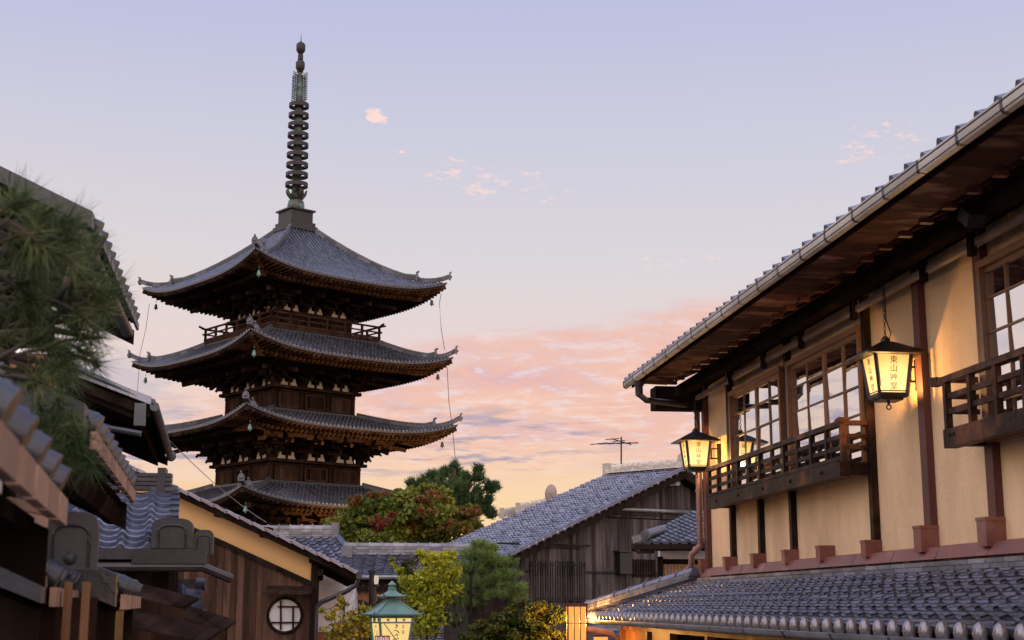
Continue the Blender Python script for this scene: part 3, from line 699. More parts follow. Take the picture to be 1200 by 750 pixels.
def join_into(o, mb2, mi_mat=None):
    me = o.data; off = np.array(wloc(o)); nv = len(me.vertices); co = np.empty(nv*3); me.vertices.foreach_get('co', co); fs = [tuple(p.vertices) for p in me.polygons]; rr = np.empty(len(fs), dtype=np.float32); me.attributes['rnd'].data.foreach_get('value', rr)
    m2 = MB(); m2.v = [tuple(x) for x in co.reshape(-1, 3)]; m2.f = list(fs); m2.r = rr.tolist(); m2.add([tuple(x) for x in (np.array([tuple(v) for v in mb2.v])-off)], mb2.f); m2.r = m2.r[:len(fs)]+mb2.r
    me2 = bpy.data.meshes.new(me.name); me2.from_pydata(m2.v, [], m2.f); a_ = me2.attributes.new('rnd', 'FLOAT', 'FACE'); a_.data.foreach_set('value', np.array(m2.r, dtype=np.float32)); me2.polygons.foreach_set('use_smooth', [True]*len(me2.polygons)); me2.materials.append(me.materials[0]); me2.update(); me2.set_sharp_from_angle(angle=R(38)); o.data = me2
join_into(lower, mb)
# side hip running out from the corner, with round ridge tiles
hA, hB = H(SE+.02, EAVE_D-.02, EAVE_Z+.05), H(S1+.02, DW-.2, TOPZ+.05)
mb = MB(); ridge_stack(mb, hA, hB, 2, .2, .04, .065, .42); mb.ball(hA+Vector((0, 0, .07)), .1, r=.4)
mb.build('hip_ridge', M['tile_near'], lower, smooth='auto')
tile_roof('side_roof', H(SE+.6, DW+2.2, EAVE_Z), H(SE, EAVE_D, EAVE_Z), H(S1+.3, DW+2.2, TOPZ), H(S1, DW-.2, TOPZ), .265, .19, .026, .03, M['tile_near'], lower)
# soffit, gutter of the lower roof
mb = MB(); mb.slab([H(S0, EAVE_D+.03, EAVE_Z-.04), H(SE-.05, EAVE_D+.03, EAVE_Z-.04), H(S1, DW, TOPZ-.08), H(S0, DW, TOPZ-.08)], (0, 0, -.05)); mb.build('soffit', M['dark'], lower)
def half_gutter(name, fn, s0, s1, rad, mat, parent, seg=.9, square=False):
    mb = MB(); n = max(1, int(abs(s1-s0)/seg))
    prof = [(math.cos(a)*rad, math.sin(a)*rad) for a in [math.pi+math.pi*i/8 for i in range(9)]] if not square else [(-rad, rad*.75), (-rad*.98, -rad*.45), (-rad*.75, -rad*.85), (-rad*.2, -rad), (rad*.5, -rad*.6), (rad, rad*.5)]
    pr = prof+[(x*.9, z*.9+(.003 if not square else 0)) for x, z in prof[::-1]]
    m = len(pr)
    for k in range(n):
        a, b = s0+(s1-s0)*k/n, s0+(s1-s0)*(k+1)/n; vs = [fn(q, x, z) for q in (a, b) for x, z in pr]
        mb.add(vs, [(i, (i+1) % m, (i+1) % m+m, i+m) for i in range(m)], random.random())
    for s_ in (s0, s1): mb.add([fn(s_, x, z) for x, z in prof], [tuple(range(len(prof)))], .5)
    g_ = mb.build(name, mat, parent, smooth='auto')
    for k in range(n+1):
        cb = MB()
        a = s0+(s1-s0)*k/n; a = min(max(a, min(s0, s1)+.02), max(s0, s1)-.02)
        vs = [fn(q, x*1.06, z*1.06) for q in (a-.016, a+.016) for x, z in pr[:m//2]]; h_ = m//2
        cb.add(vs, [(i, i+1, i+1+h_, i+h_) for i in range(h_-1)])
        cb.add([fn(q, x, z) for q in (a-.008, a+.008) for x, z in ((-rad*1.06, rad*.62), (rad*1.06, rad*.62))], [(0, 1, 3, 2)])
        cb.build('gutter_strap', M['dpipe'], g_)
    return g_
half_gutter('lower_gutter', lambda s, x, z: H(s, EAVE_D-.045+x, EAVE_Z-.055+z), S0, SE-.15, .062, M['gutter2'], rh, 1.15)
# ground floor wall, panels and beams under the lower roof
LD = EAVE_D+.5; SL = hp(731, 740, LD)[0]
mb = MB(); mb.hexa(H((S0+SL)/2, LD+1.6, (EAVE_Z-.03+GZ)/2), UR*(SL-S0)/2, NR_*1.55, (0, 0, (EAVE_Z-.03-GZ)/2)); mb.build('ground_floor_wall', M['dark'], rh)
mb = MB(); mb.hexa(H((S0+SL)/2, LD+.02, EAVE_Z-.16), UR*(SL-S0)/2+UR*.05, NR_*.06, (0, 0, .045)); 
for px in (731, 762, 789, 833, 892, 968, 1060, 1180): s = hp(px, 740, LD)[0]; mb.hexa(H(min(s, SL-.05), LD-.01, (EAVE_Z-.2+GZ)/2), UR*.055, NR_*.05, (0, 0, (EAVE_Z-.2-GZ)/2))
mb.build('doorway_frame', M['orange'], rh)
mb = MB()
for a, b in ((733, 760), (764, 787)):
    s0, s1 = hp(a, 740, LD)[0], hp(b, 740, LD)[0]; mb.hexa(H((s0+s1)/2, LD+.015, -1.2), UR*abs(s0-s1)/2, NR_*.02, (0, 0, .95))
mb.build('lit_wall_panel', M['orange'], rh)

# ---- upper eaves
GD = 3.88; s733, gz_ = hp(735, 453, GD); gz2 = hp(1200, 106, GD)[1]; UGZ = (gz_+gz2)/2; SU = s733
half_gutter('upper_gutter', lambda s, x, z: H(s, GD+x, UGZ+z), S0, SU, .056, M['gutter'], rh, .60, square=True)
mb = MB(); mb.tube([H(S0, GD-.058, UGZ+.022), H(SU, GD-.058, UGZ+.022)], .0045, 6); mb.tube([H(S0, GD-.052, UGZ-.030), H(SU, GD-.052, UGZ-.030)], .0035, 6); mb2_ = mb
slope = math.tan(R(24))
def upr(s, d, off=0.0): return H(s, d, UGZ+.035+(d-GD)*slope+off)
ur = tile_roof('upper_roof', upr(SU, GD-.02), upr(S0, GD-.02), upr(SU, 8.6), upr(S0, 8.6), .27, .24, .036, .03, M['tile_near'], rh)
mb = MB(); nk = round((SU-S0)/.27)
for k in range(nk):
    s = SU-(k+.19)*(SU-S0)/nk; mb.tube([upr(s, GD-.015, .012), upr(s, GD+.06, .008)], .040, 10, r=random.random())
join_into(ur, mb)
tile_roof('rear_roof', upr(S0, 13.3, -2*(13.3-8.6)*slope), upr(SU, 13.3, -2*(13.3-8.6)*slope), upr(S0, 8.6), upr(SU, 8.6), .27, .24, .036, .03, M['tile_near'], ur)
mb = MB(); mb.slab([upr(S0, GD+.05, -.06), upr(SU-.04, GD+.05, -.06), upr(SU-.04, 8.6, -.06), upr(S0, 8.6, -.06)], (0, 0, -.05)); mb.build('roof_boarding', M['dark'], ur)
[MB.build(q, 'gutter_bead', M['dpipe'], rh) for q in (mb2_,)]
# weathered fascia: a broad sloping soffit board whose inner edge shows rafter tips
z1 = hp(1200, 136, 4.02)[1]; z2 = hp(1200, 182, 4.36)[1]
fb = MB(); n = 22
for k in range(n):
    a, b = S0+(SU-.25-S0)*k/n, S0+(SU-.25-S0)*(k+.99)/n
    fb.slab([H(a, 4.0, z1), H(b, 4.0, z1), H(b, 4.36, z2), H(a, 4.36, z2)], (0, 0, .02), random.random())
fo = fb.build('fascia_board', M['fascia'], ur)
fb = MB(); k = S0
while k < SU-.3:
    fb.hexa(H(k, 4.37, z2-.012), UR*.03, NR_*.05, (0, 0, .022), random.random()); fb.slab([H(k-.03, 4.4, z2+.0), H(k+.03, 4.4, z2+.0), H(k+.03, DW, z2+.26), H(k-.03, DW, z2+.26)], (0, 0, .07), random.random()); k += .40
fb.build('rafter', M['red'], ur)
mb = MB(); mb.slab([H(S0, 4.34, z2+.075), H(SU-.3, 4.34, z2+.075), H(SU-.3, DW+.1, z2+.36), H(S0, DW+.1, z2+.36)], (0, 0, .03)); mb.slab([H(S0, 4.0, z1+.021), H(S0, 4.0, z1+.12), H(SU-.25, 4.0, z1+.12), H(SU-.25, 4.0, z1+.021)], tuple(NR_*.02));  # second slab: dark strip standing in for the shaded gap under the gutter
mb.slab([H(SU-.24, 4.0, z1-.02), H(SU-.24, DW+3, z1-.02+1.3), H(SU-.24, DW+3, z1+.2+1.3), H(SU-.24, 4.0, z1+.12)], tuple(UR*.04)); mb.build('dark_soffit', M['dark'], ur)
# purlin, hangers and pale rail under the eaves
zr0 = hp(826, 462, 4.86)[1]; zr1 = hp(1200, 252, 4.86)[1]; ZR = (zr0+zr1)/2
mb = MB(); mb.beam(H(S0, 4.86, ZR), H(S1+.05, 4.86, ZR), .05, .055); mb.build('pale_rail', M['rail'], rh)
mb = MB(); mb.beam(H(S0, 4.62, z2-.03), H(S1+.28, 4.62, z2-.03), .12, .14); mb.beam(H(S0, 4.95, ZR+.24), H(S1+.02, 4.95, ZR+.24), .1, .16); mb.beam(H(S1+.1, 4.3, z2-.1), H(S1+.1, 5.0, z2-.1), .34, .30); mb.build('eave_beam', M['dark'], rh)
for px in (856, 895, 940, 1003, 1088, 1147, 1240):
    s = hp(px, 350, 4.86)[0]; mb = MB(); mb.beam(H(s, 4.83, ZR-.10), H(s, 4.83, z2+.1), .05, .07, up=tuple(UR)); mb.build('rail_hanger', M['dark'], rh)
mb = MB(); s = hp(1133, 247, 4.5)[0]; mb.beam(H(s, 4.5, z2-.06), H(s-.14, 4.5, z2-.16), .13, .10); mb.beam(H(s+.02, 4.5, z2+.06), H(s-.02, 4.5, z2-.1), .03, .03); mb.build('eave_spotlight', M['black'], rh)
# ---- windows
def window(px0, px1, ztop_, zbot, ncol, nrow, sashes):
    s0, s1 = ssx(*px0), ssx(*px1)      # s0 > s1
    wn = MB(); zt, zb = ztop_, zbot; t = .055
    for z in (zt, zb): wn.hexa(H((s0+s1)/2, DW-.045, z), UR*((s0-s1)/2+t/2), NR_*.05, (0, 0, t/2), .8)
    for s in (s0, s1): wn.hexa(H(s, DW-.045, (zt+zb)/2), UR*t/2, NR_*.047, (0, 0, (zt-zb)/2), .3)
    wo = wn.build('window', M['frame'], rh)
    gb = MB(); gb.hexa(H((s0+s1)/2, DW-.020, (zt+zb)/2), UR*((s0-s1)/2-.01), NR_*.003, (0, 0, (zt-zb)/2-.01))
    for c in range(ncol):
        for r_ in range(nrow):
            ti, tj = random.uniform(-.004, .004), random.uniform(-.004, .004); sa, sb_ = lerp(s0, s1, c/ncol), lerp(s0, s1, (c+1)/ncol); za_, zb2 = lerp(zt, zb, r_/nrow), lerp(zt, zb, (r_+1)/nrow)
            gb.quad(H(sa, DW-.036-ti-tj, za_), H(sa, DW-.036-ti+tj, zb2), H(sb_, DW-.036+ti+tj, zb2), H(sb_, DW-.036+ti-tj, za_))
    gb.build('window_glass', M['glass'], wo)
    per = ncol//sashes
    for q in range(sashes):
        a, b = lerp(s0, s1, q/sashes), lerp(s0, s1, (q+1)/sashes); dd = DW-.038-.003*(q % 2); sb = MB()
        for s in (a, b): sb.hexa(H(s+(-.02 if s == a else .02), dd, (zt+zb)/2), UR*.016, NR_*.012, (0, 0, (zt-zb)/2-.03), .7)
        for z in (zt-.045, zb+.06): sb.hexa(H((a+b)/2, dd, z), UR*(a-b)/2, NR_*.013, (0, 0, .025), .5)
        for c in range(1, per): sb.hexa(H(lerp(a, b, c/per), dd, (zt+zb)/2), UR*.009, NR_*.010, (0, 0, (zt-zb)/2-.03), .4)
        for r_ in range(1, nrow): sb.hexa(H((a+b)/2, dd, lerp(zt, zb, r_/nrow)), UR*(a-b)/2, NR_*.011, (0, 0, .009), .6)
        sb.build('sliding_sash', M['frame'], wo)
ZW = hp(861, 464, DW)[1]; ZW2 = hp(929, 427, DW)[1]; ZWB = hp(1000, 556, DW)[1]
window((862, 463), (921, 438), (ZW+ZW2)/2, ZWB, 4, 5, 2); window((930, 424), (1015, 390), (ZW+ZW2)/2, ZWB, 4, 5, 2)
ZW3 = hp(1157, 312, DW)[1]
window((1158, 312), (1335, 220), ZW3, ZWB, 6, 5, 3)
# ---- balconies
BD = 4.70
def balcony(pa, pb, ztop_, zbt, zbb, over=.14, nb=11):
    """front rail plane from px pa (near) to px pb (far)"""
    s0, s1 = hp(pa, 500, BD)[0], hp(pb, 500, BD)[0]
    fb = MB(); fb.beam(H(s0-.02, BD, (zbt+zbb)/2), H(s1, BD, (zbt+zbb)/2), .10, zbt-zbb, r=.5)
    for s in (s0+.05, s1-.05): fb.beam(H(s, BD+.05, (zbt+zbb)/2+.005), H(s, DW, (zbt+zbb)/2+.005), .08, zbt-zbb-.02, r=.3)
    fb.slab([H(s0, BD, zbt-.03), H(s1, BD, zbt-.03), H(s1, DW-.06, zbt-.03), H(s0, DW-.06, zbt-.03)], (0, 0, .02), .5)
    for q in range(5):
        s = lerp(s0, s1, (q+.5)/5); fb.ball(H(s, BD-.052, (zbt+zbb)/2), .018, r=0)
    bo = fb.build('balcony', M['rwood'], rh)
    rb = MB(); h_ = ztop_-zbt
    rb.beam(H(s0-over, BD, ztop_), H(s1+.04, BD, ztop_), .065, .05, r=.8); rb.beam(H(s0, BD, ztop_+.002), H(s0, DW-.05, ztop_+.002), .05, .045, r=.6)
    rb.beam(H(s0-over-.015, BD, ztop_+.03), H(s0-over+.1, BD, ztop_+.012), .075, .05, r=.9)
    for f in (.36, .66):
        rb.beam(H(s0-.03, BD, zbt+h_*f), H(s1, BD, zbt+h_*f), .026, .042, r=.4); rb.beam(H(s0+.01, BD, zbt+h_*f+.002), H(s0+.01, DW-.05, zbt+h_*f+.002), .026, .04, r=.5)
    rb.beam(H(s0, BD, zbt+.03), H(s1, BD, zbt+.03), .05, .035, r=.3)
    rb.build('railing', M['rwood'], bo)
    for k in range(nb+1):
        s = lerp(s0, s1, k/nb); pb_ = MB(); pb_.beam(H(s, BD, zbt-.02), H(s, BD, ztop_-.01), .05 if k % 2 == 0 else .036, .05, up=tuple(UR), r=random.random()); pb_.build('baluster', M['rwood'], bo)
zt_ = hp(987, 494, BD)[1]; zt2 = hp(830, 552, BD)[1]; zbt = hp(991, 541, BD)[1]; zbb = hp(991, 560, BD)[1]
balcony(987, 830, (zt_+zt2)/2, (zbt+hp(830, 583, BD)[1])/2, (zbb+hp(830, 596, BD)[1])/2, .0)
za = hp(1112, 444, BD)[1]; zbt2 = hp(1112, 504, BD)[1]; zbb2 = hp(1112, 526, BD)[1]
sN = 5.0
px_near = 1112
def balcony2():
    s1 = hp(1112, 500, BD)[0]; s0 = 4.6
    zt, bt, bb = za, zbt2, zbb2
    fb = MB(); fb.beam(H(s0, BD, (bt+bb)/2), H(s1, BD, (bt+bb)/2), .10, bt-bb, r=.5); fb.beam(H(s1-.05, BD+.05, (bt+bb)/2+.005), H(s1-.05, DW, (bt+bb)/2+.005), .08, bt-bb-.02, r=.3)
    fb.slab([H(s0, BD, bt-.03), H(s1, BD, bt-.03), H(s1, DW-.06, bt-.03), H(s0, DW-.06, bt-.03)], (0, 0, .02), .5)
    for ds in (.12, .19): fb.ball(H(s1-ds, BD-.052, (bt+bb)/2+.02), .014, r=0)
    bo = fb.build('balcony', M['rwood'], rh)
    rb = MB(); h_ = zt-bt; rb.beam(H(s0, BD, zt), H(s1+.22, BD, zt), .065, .05, r=.8); rb.beam(H(s1+.10, BD, zt+.012), H(s1+.24, BD, zt+.03), .075, .05, r=.9)
    rb.beam(H(s1, BD, zt+.002), H(s1, DW-.05, zt+.002), .05, .045, r=.6)
    for f in (.36, .66): rb.beam(H(s0, BD, bt+h_*f), H(s1+.04, BD, bt+h_*f), .026, .042, r=.4); rb.beam(H(s1-.01, BD, bt+h_*f+.002), H(s1-.01, DW-.05, bt+h_*f+.002), .026, .04, r=.5)
    rb.build('railing', M['rwood'], bo)
    k = 0; s = s1
    while s > s0:
        pb_ = MB(); pb_.beam(H(s, BD, bt-.02), H(s, BD, zt-.01), .05, .05, up=tuple(UR), r=random.random()); pb_.build('baluster', M['rwood'], bo); s -= .42
balcony2()
# ---- downpipe from the upper gutter to the lower eave
mb = MB(); sg = hp(747, 456, GD)[0]
j0 = H(sg, GD, UGZ-.05); j1 = H(sg, GD+.02, UGZ-.22); j2 = H(sg-.05, GD+.10, UGZ-.30); 
sx, zx = hp(815, 473, 4.82)[0], hp(815, 472, 4.82)[1]
j3 = H(S1+.06, 4.82, zx-.01); j4 = H(S1+.08, 4.90, zx-.1); j5 = H(S1+.08, 4.90, hp(826, 552, 4.9)[1])
mb.lathe(j1-Vector((0, 0, .02)), [(.045, 0), (.05, .03), (.05, .12), (.075, .16), (.075, .24)], 10)
mb.tube([j1, j2, lerp(j2, j3, .5), j3, j4, j5], .040, 10)
mb.build('drain_downpipe', M['dpipe'], rh, smooth='auto')
mb = MB(); zl = hp(826, 640, 4.9)[1]
jA = H(S1+.08, 4.90, zl+.14); jb = H(S1+.08, 4.9, zl+.02); jc = H(S1+.17, 4.80, zl-.10); jd = H(S1+.2, 4.80, zl-.25); je = H(S1+.36, 4.72, TOPZ+.09)
jf = H(SE+.05, EAVE_D+.02, EAVE_Z+.09)
mb.tube([j5, jA, jb, jc, jd, je, jf], .043, 10)
for t in (.3, .75): p = lerp(j5, jA, t); mb.tube([p, p+Vector((0, 0, .03))], .052, 10)
for p, q in ((jb, jc), (jd, je)): mb.tube([lerp(p, q, .35), lerp(p, q, .55)], .052, 10)
mb.build('copper_downpipe', M['cpipe'], rh, smooth='auto')

# ================================================================ hanging paper lanterns
def hanging_lantern(px, pyc, dd, plate_px, chain_top, label):
    s = hp(plate_px, pyc, DW)[0]; zc0 = hp(px, pyc, dd)[1]
    c = H(s, dd, zc0)
    t = thing('hanging_lantern', label, 'lantern', c, 0, 'hanging lanterns on the beige townhouse')
    def Q(u, v, z): return c+NR_*u+UR*v+Vector((0, 0, z))     # u away from street, v along
    TW, BW, ht, hb = .162, .118, .19, -.19
    fr = MB()
    for (a, b) in ((1, 1), (1, -1), (-1, 1), (-1, -1)): fr.beam(Q(a*TW, b*TW, ht), Q(a*BW, b*BW, hb), .026, .026)
    for wv, z in ((TW, ht-.01), (BW, hb+.01)):
        for a in (-1, 1):
            fr.beam(Q(a*wv, -wv, z), Q(a*wv, wv, z), .024, .03); fr.beam(Q(-wv, a*wv, z), Q(wv, a*wv, z), .024, .03)
    for f in (.10, .915):
        wv = lerp(BW, TW, f)+.003; z = lerp(hb, ht, f)
        for a in (-1, 1):
            fr.beam(Q(a*wv, -wv, z), Q(a*wv, wv, z), .007, .009); fr.beam(Q(-wv, a*wv, z), Q(wv, a*wv, z), .007, .009)
    bt = [Q(x*BW, y*BW, hb) for x, y in ((-1, -1), (1, -1), (1, 1), (-1, 1))]; fr.slab(bt, (0, 0, -.015)); 
    bb = [Q(x*BW*.8, y*BW*.8, hb-.035) for x, y in ((-1, -1), (1, -1), (1, 1), (-1, 1))]; fr.slab(bb, (0, 0, .02))
    fr.build('lantern_frame', M['black'], t)
    rf = MB(); E = .262; z0 = ht+.01
    vs = [Q(x*E, y*E, z0-.03) for x, y in ((-1, -1), (1, -1), (1, 1), (-1, 1))]+[Q(x*E, y*E, z0-.045) for x, y in ((-1, -1), (1, -1), (1, 1), (-1, 1))]+[Q(x*.05, y*.05, z0+.085) for x, y in ((-1, -1), (1, -1), (1, 1), (-1, 1))]
    rf.add(vs, [(0, 1, 9, 8), (1, 2, 10, 9), (2, 3, 11, 10), (3, 0, 8, 11), (8, 9, 10, 11), (0, 4, 5, 1), (1, 5, 6, 2), (2, 6, 7, 3), (3, 7, 4, 0), (7, 6, 5, 4)])
    rf.lathe(Q(0, 0, z0+.08), [(.045, 0), (.04, .03), (.02, .045)], 10); rf.build('lantern_cap', M['black'], t)
    pp = MB()
    for (ax, sg) in (('u', 1), ('u', -1), ('v', 1), ('v', -1)):
        tw, bw = TW-.006, BW-.006
        if ax == 'u': pp.quad(Q(sg*bw, -bw, hb+.02), Q(sg*bw, bw, hb+.02), Q(sg*tw, tw, ht-.02), Q(sg*tw, -tw, ht-.02))
        else: pp.quad(Q(-bw, sg*bw, hb+.02), Q(bw, sg*bw, hb+.02), Q(tw, sg*tw, ht-.02), Q(-tw, sg*tw, ht-.02))
    pp.build('paper_panel', M['paper'], t)
    # lettering on the two faces seen from the street
    tilt = math.atan((TW-BW)/(ht-hb))
    for face in ('front', 'street'):
        wm = (TW+BW)/2+.006
        nrm = -UR if face == 'front' else -NR_
        right = NR_ if face == 'front' else -UR
        upv = Vector((0, 0, 1)); n2 = (nrm*math.cos(tilt)-upv*math.sin(tilt)).normalized(); u2 = n2.cross(right).normalized()
        text_mesh('東\n山\n艸\n堂', .071, M['wink'], t, Matrix((right, u2, n2)).transposed().to_euler(), nrm*wm+Vector((0, 0, -.004)), space=1.05)
    hk = MB(); zt = z0+.12
    ztop2 = chain_top-c.z
    nl = int((ztop2-zt)/.034)
    for k in range(nl):
        z = zt+k*.034; a = (k % 2)*math.pi/2
        pts = [Q(.010*math.cos(a)*math.cos(q), .010*math.sin(a)*math.cos(q), z+.021*math.sin(q)+.017) for q in [i*math.pi/3 for i in range(7)]]
        hk.tube(pts, .0034, 5, False)
    hk.tube([Q(.03, .01, zt-.03), Q(.06, .02, zt+.05), Q(.015, .0, zt+.16), Q(.012, 0, ztop2)], .006, 5)
    hk.tube([Q(.026*math.cos(q), 0, zt-.008+.026*math.sin(q)) for q in [i*math.pi/4 for i in range(9)]], .006, 6, False)
    hk.build('hanging_chain', M['black'], t)
    bo = MB(); bo.tube([Q(0, 0, hb-.035), Q(0, 0, hb-.065)], .012, 8); bo.tube([Q(.02*math.cos(q), 0, hb-.085+.02*math.sin(q)) for q in [i*math.pi/5 for i in range(11)]], .006, 6, False); bo.build('bottom_ring', M['black'], t)
    bk = MB(); wl = DW-dd
    for z in (-.05, .075): bk.beam(Q(TW*.88, 0, z), Q(wl-.02, 0, z), .018, .018)
    bk.beam(Q(TW+.045, 0, -.05), Q(TW+.045, 0, .075), .014, .014, up=(1, 0, 0)); bk.beam(Q(wl-.02, 0, -.13), Q(wl-.02, 0, .14), .06, .03, up=tuple(UR)); bk.build('wall_bracket', M['black'], t)
    l_ = bpy.data.lights.new('lantern_bulb', 'POINT'); lo_ = bpy.data.objects.new('lantern_bulb', l_); sc.collection.objects.link(lo_); lo_.location = c+Vector((0, 0, -.11)); l_.energy = 135; l_.color = (1, .52, .16); l_.shadow_soft_size = .03
    return t
hanging_lantern(1040, 439.5, 4.70, 1079, 2.95, 'larger looking lit hanging lantern between the window bay and the nearer balcony')
hanging_lantern(817.5, 531.5, 4.665, 845, 2.6, 'lit hanging lantern at the far corner of the townhouse, beside the drain pipe')

# ================================================================ square lamp at the corner of the lower eave
p = at(676, 730, 21.0)
t = thing('square_lamp', 'glowing square lamp with wooden bars at the corner of the tiled lower eave', 'lamp', (p.x, p.y, ground_z(21)))
mb = MB(); W2 = .135
for a, b in ((1, 1), (1, -1), (-1, 1), (-1, -1)): mb.beam(p+Vector((a*W2, b*W2, -.32)), p+Vector((a*W2, b*W2, .27)), .022, .022)
for z in (.255, -.30): mb.box(p+Vector((0, 0, z)), (2*W2+.03, 2*W2+.03, .05))
for a in (-1, 1):
    for q in (-.33, .33): mb.beam(p+Vector((q*W2*1.0, a*W2, -.28)), p+Vector((q*W2, a*W2, .25)), .014, .014); mb.beam(p+Vector((a*W2, q*W2, -.28)), p+Vector((a*W2, q*W2, .25)), .014, .014)
    mb.beam(p+Vector((-W2, a*W2, 0)), p+Vector((W2, a*W2, 0)), .012, .012); mb.beam(p+Vector((a*W2, -W2, 0)), p+Vector((a*W2, W2, 0)), .012, .012)
mb.build('lamp_frame', M['red'], t)
mb = MB(); mb.box(p+Vector((0, 0, -.02)), (2*W2-.03, 2*W2-.03, .5)); mb.build('lamp_glass', M['paper_sq'], t)
mb = MB(); mb.beam((p.x, p.y, ground_z(21)), (p.x, p.y, p.z-.3), .09, .09, up=(0, 1, 0)); mb.build('lamp_post', M['red'], t)
ll = bpy.data.lights.new('lamp_light', 'POINT'); lo = bpy.data.objects.new('lamp_light', ll); sc.collection.objects.link(lo); lo.location = p+Vector((0, 0, .02)); ll.energy = 560; ll.color = (1, .45, .11); ll.shadow_soft_size = .05
# second small lamp further down the lane and brown rail between
p2 = at(704, 752, 24); t = thing('small_doorway_lamp', 'small glowing lamp low behind the square lamp', 'lamp', (p2.x, p2.y, ground_z(24)))
mb = MB(); mb.box(p2, (.22, .2, .16)); mb.build('lamp_glass', M['paper_sq'], t); mb = MB(); mb.box(p2+Vector((0, 0, .1)), (.3, .28, .04)); mb.box((p2.x, p2.y, (p2.z-.1+ground_z(24))/2), (.07, .07, p2.z-.1-ground_z(24))); mb.build('lamp_post', M['red'], t)
a, b, c = at(688, 737, 22), at(716, 741, 22), at(724, 748, 22)
mb = MB(); mb.tube([at(684, 736, 22), a, b, c, c-Vector((0, 0, 2.4))], .05, 8); tag(mb.build('curved_pipe', M['cpipe'], smooth=True), 'brown pipe bending down beside the square lamp', 'pipe')
# ================================================================ dark board storehouse (middle right)
AB = R(33); GB = Vector((math.cos(AB), math.sin(AB), 0)); NB = Vector((math.sin(AB), -math.cos(AB), 0))     # gable direction, outward normal (towards us)
YB = 60.0; pk = at(797, 550, YB)
def bp(px, py, out=0.0): return onplane(px, py, pk+NB*out, NB)
lc = bp(592, 651); ze = lc.z; hw_ = (pk-lc).dot(GB)
rc = pk+GB*hw_; rc.z = ze
bg_ = ground_z(60)
barn = thing('board_storehouse', 'large storehouse of black weathered boards under a long grey tiled gable roof', 'storehouse', (lc.x, lc.y, bg_))
inn = -.55
wl_, wr_ = lc+NB*inn+GB*.5, rc+NB*inn-GB*.5
def ztop_f(t):
    x = lerp(wl_, wr_, t); dd = abs((Vector((x.x, x.y, 0))-Vector((pk.x, pk.y, 0))).dot(GB)); return pk.z-(pk.z-ze)*dd/hw_-.35
mb = MB(); zmid = bp(705, 594).z-.35
planks(mb, wl_, wr_, lambda t: min(zmid, ztop_f(t)-.05), ztop_f, .17, .05, NB)
planks(mb, wl_+GB*.2-NB*.03, wr_-NB*.03, lambda t: bg_, lambda t: min(zmid-.05, ztop_f(t)-.02), .19, .05, NB)
mb.build('board_wall', M['board'], barn)
mb = MB()
for (a, b, z_) in ((590, 700, 636), (625, 690, 640), (700, 785, 600), (620, 810, 669)):
    p0, p1 = bp(a, z_), bp(b, z_-(b-a)*.02); p1.z = p0.z
    if True: mb.beam(p0+NB*(inn+.07), p1+NB*(inn+.07), .05, .07)
mb.build('wall_batten', M['board'], barn)
mb = MB(); p0 = bp(703, 594.5); p1 = bp(835, 600); p1.z = p0.z; mb.tube([p0+NB*(inn+.13), p1+NB*(inn+.13)], .09, 8); mb.build('wall_pipe', M['gutter2'], barn, smooth=True)
bk_ = -NB*9
mb = MB(); mb.slab([Vector((wl_.x, wl_.y, bg_)), Vector((wr_.x, wr_.y, bg_)), Vector((wr_.x, wr_.y, ze-.35)), Vector((pk.x, pk.y, pk.z-.4))+NB*inn, Vector((wl_.x, wl_.y, ze-.35))], -NB*4.0-NB*.06); mb.build('inner_wall', M['dark'], barn)
ef = atz(482, 656.5, ze); rfar = atz(712, 556.5, pk.z)
ef2 = ef; 
fr_e = lc+NB*.25; fr_p = pk+NB*.25
rf = tile_roof('tiled_roof', ef, fr_e, rfar, fr_p, .27, .27, .045, .05, M['tile'], barn, jit=.014)
tile_roof('rear_slope', rc+NB*.25, rc+NB*.25-NB*5, fr_p, rfar, .27, .3, .045, .04, M['tile'], barn)
for a, b in ((fr_e, fr_p), (fr_p, rc+NB*.25)):
    mb = MB(); mb.beam(a+Vector((0, 0, -.24)), b+Vector((0, 0, -.24)), .08, .30); mb.beam(a+Vector((0, 0, -.20))-NB*.4, b+Vector((0, 0, -.20))-NB*.4, .8, .06)
    mb.build('barge_board', M['dark'], barn)
mb = MB(); mb.beam(fr_e+Vector((0, 0, .03))+NB*.06, fr_p+Vector((0, 0, .06))+NB*.06, .16, .13, r=.3)
n = 26
for k in range(n): p = lerp(fr_e, fr_p, (k+.5)/n)+NB*.1; mb.ball(p+Vector((0, 0, -.03)), .09, r=random.random())
mb.build('verge_tile', M['tile'], rf, smooth='auto')
mb = MB()
nn = 28
for k in range(nn): p = lerp(ef, fr_e, (k+.3)/nn)-Vector((0, 0, .02)); mb.ball(p, .07, r=.9)
join_into(rf, mb)
mb = MB(); mb.slab([ef+Vector((0, 0, -.12)), fr_e+Vector((0, 0, -.12)), fr_e+Vector((0, 0, -.12))+GB*1.0+Vector((0, 0, .2)), ef+Vector((0, 0, .1))+GB*1.0], (0, 0, -.06)); mb.build('eave_soffit', M['dark'], rf)
mb = MB(); mb.slab([Vector((ef.x, ef.y, bg_))+GB*.6-NB*.3, Vector((wl_.x, wl_.y, bg_)), Vector((wl_.x, wl_.y, ze-.1)), Vector((ef.x, ef.y, ze-.1))+GB*.6-NB*.3], GB*.2); mb.build('side_wall', M['dark'], barn)
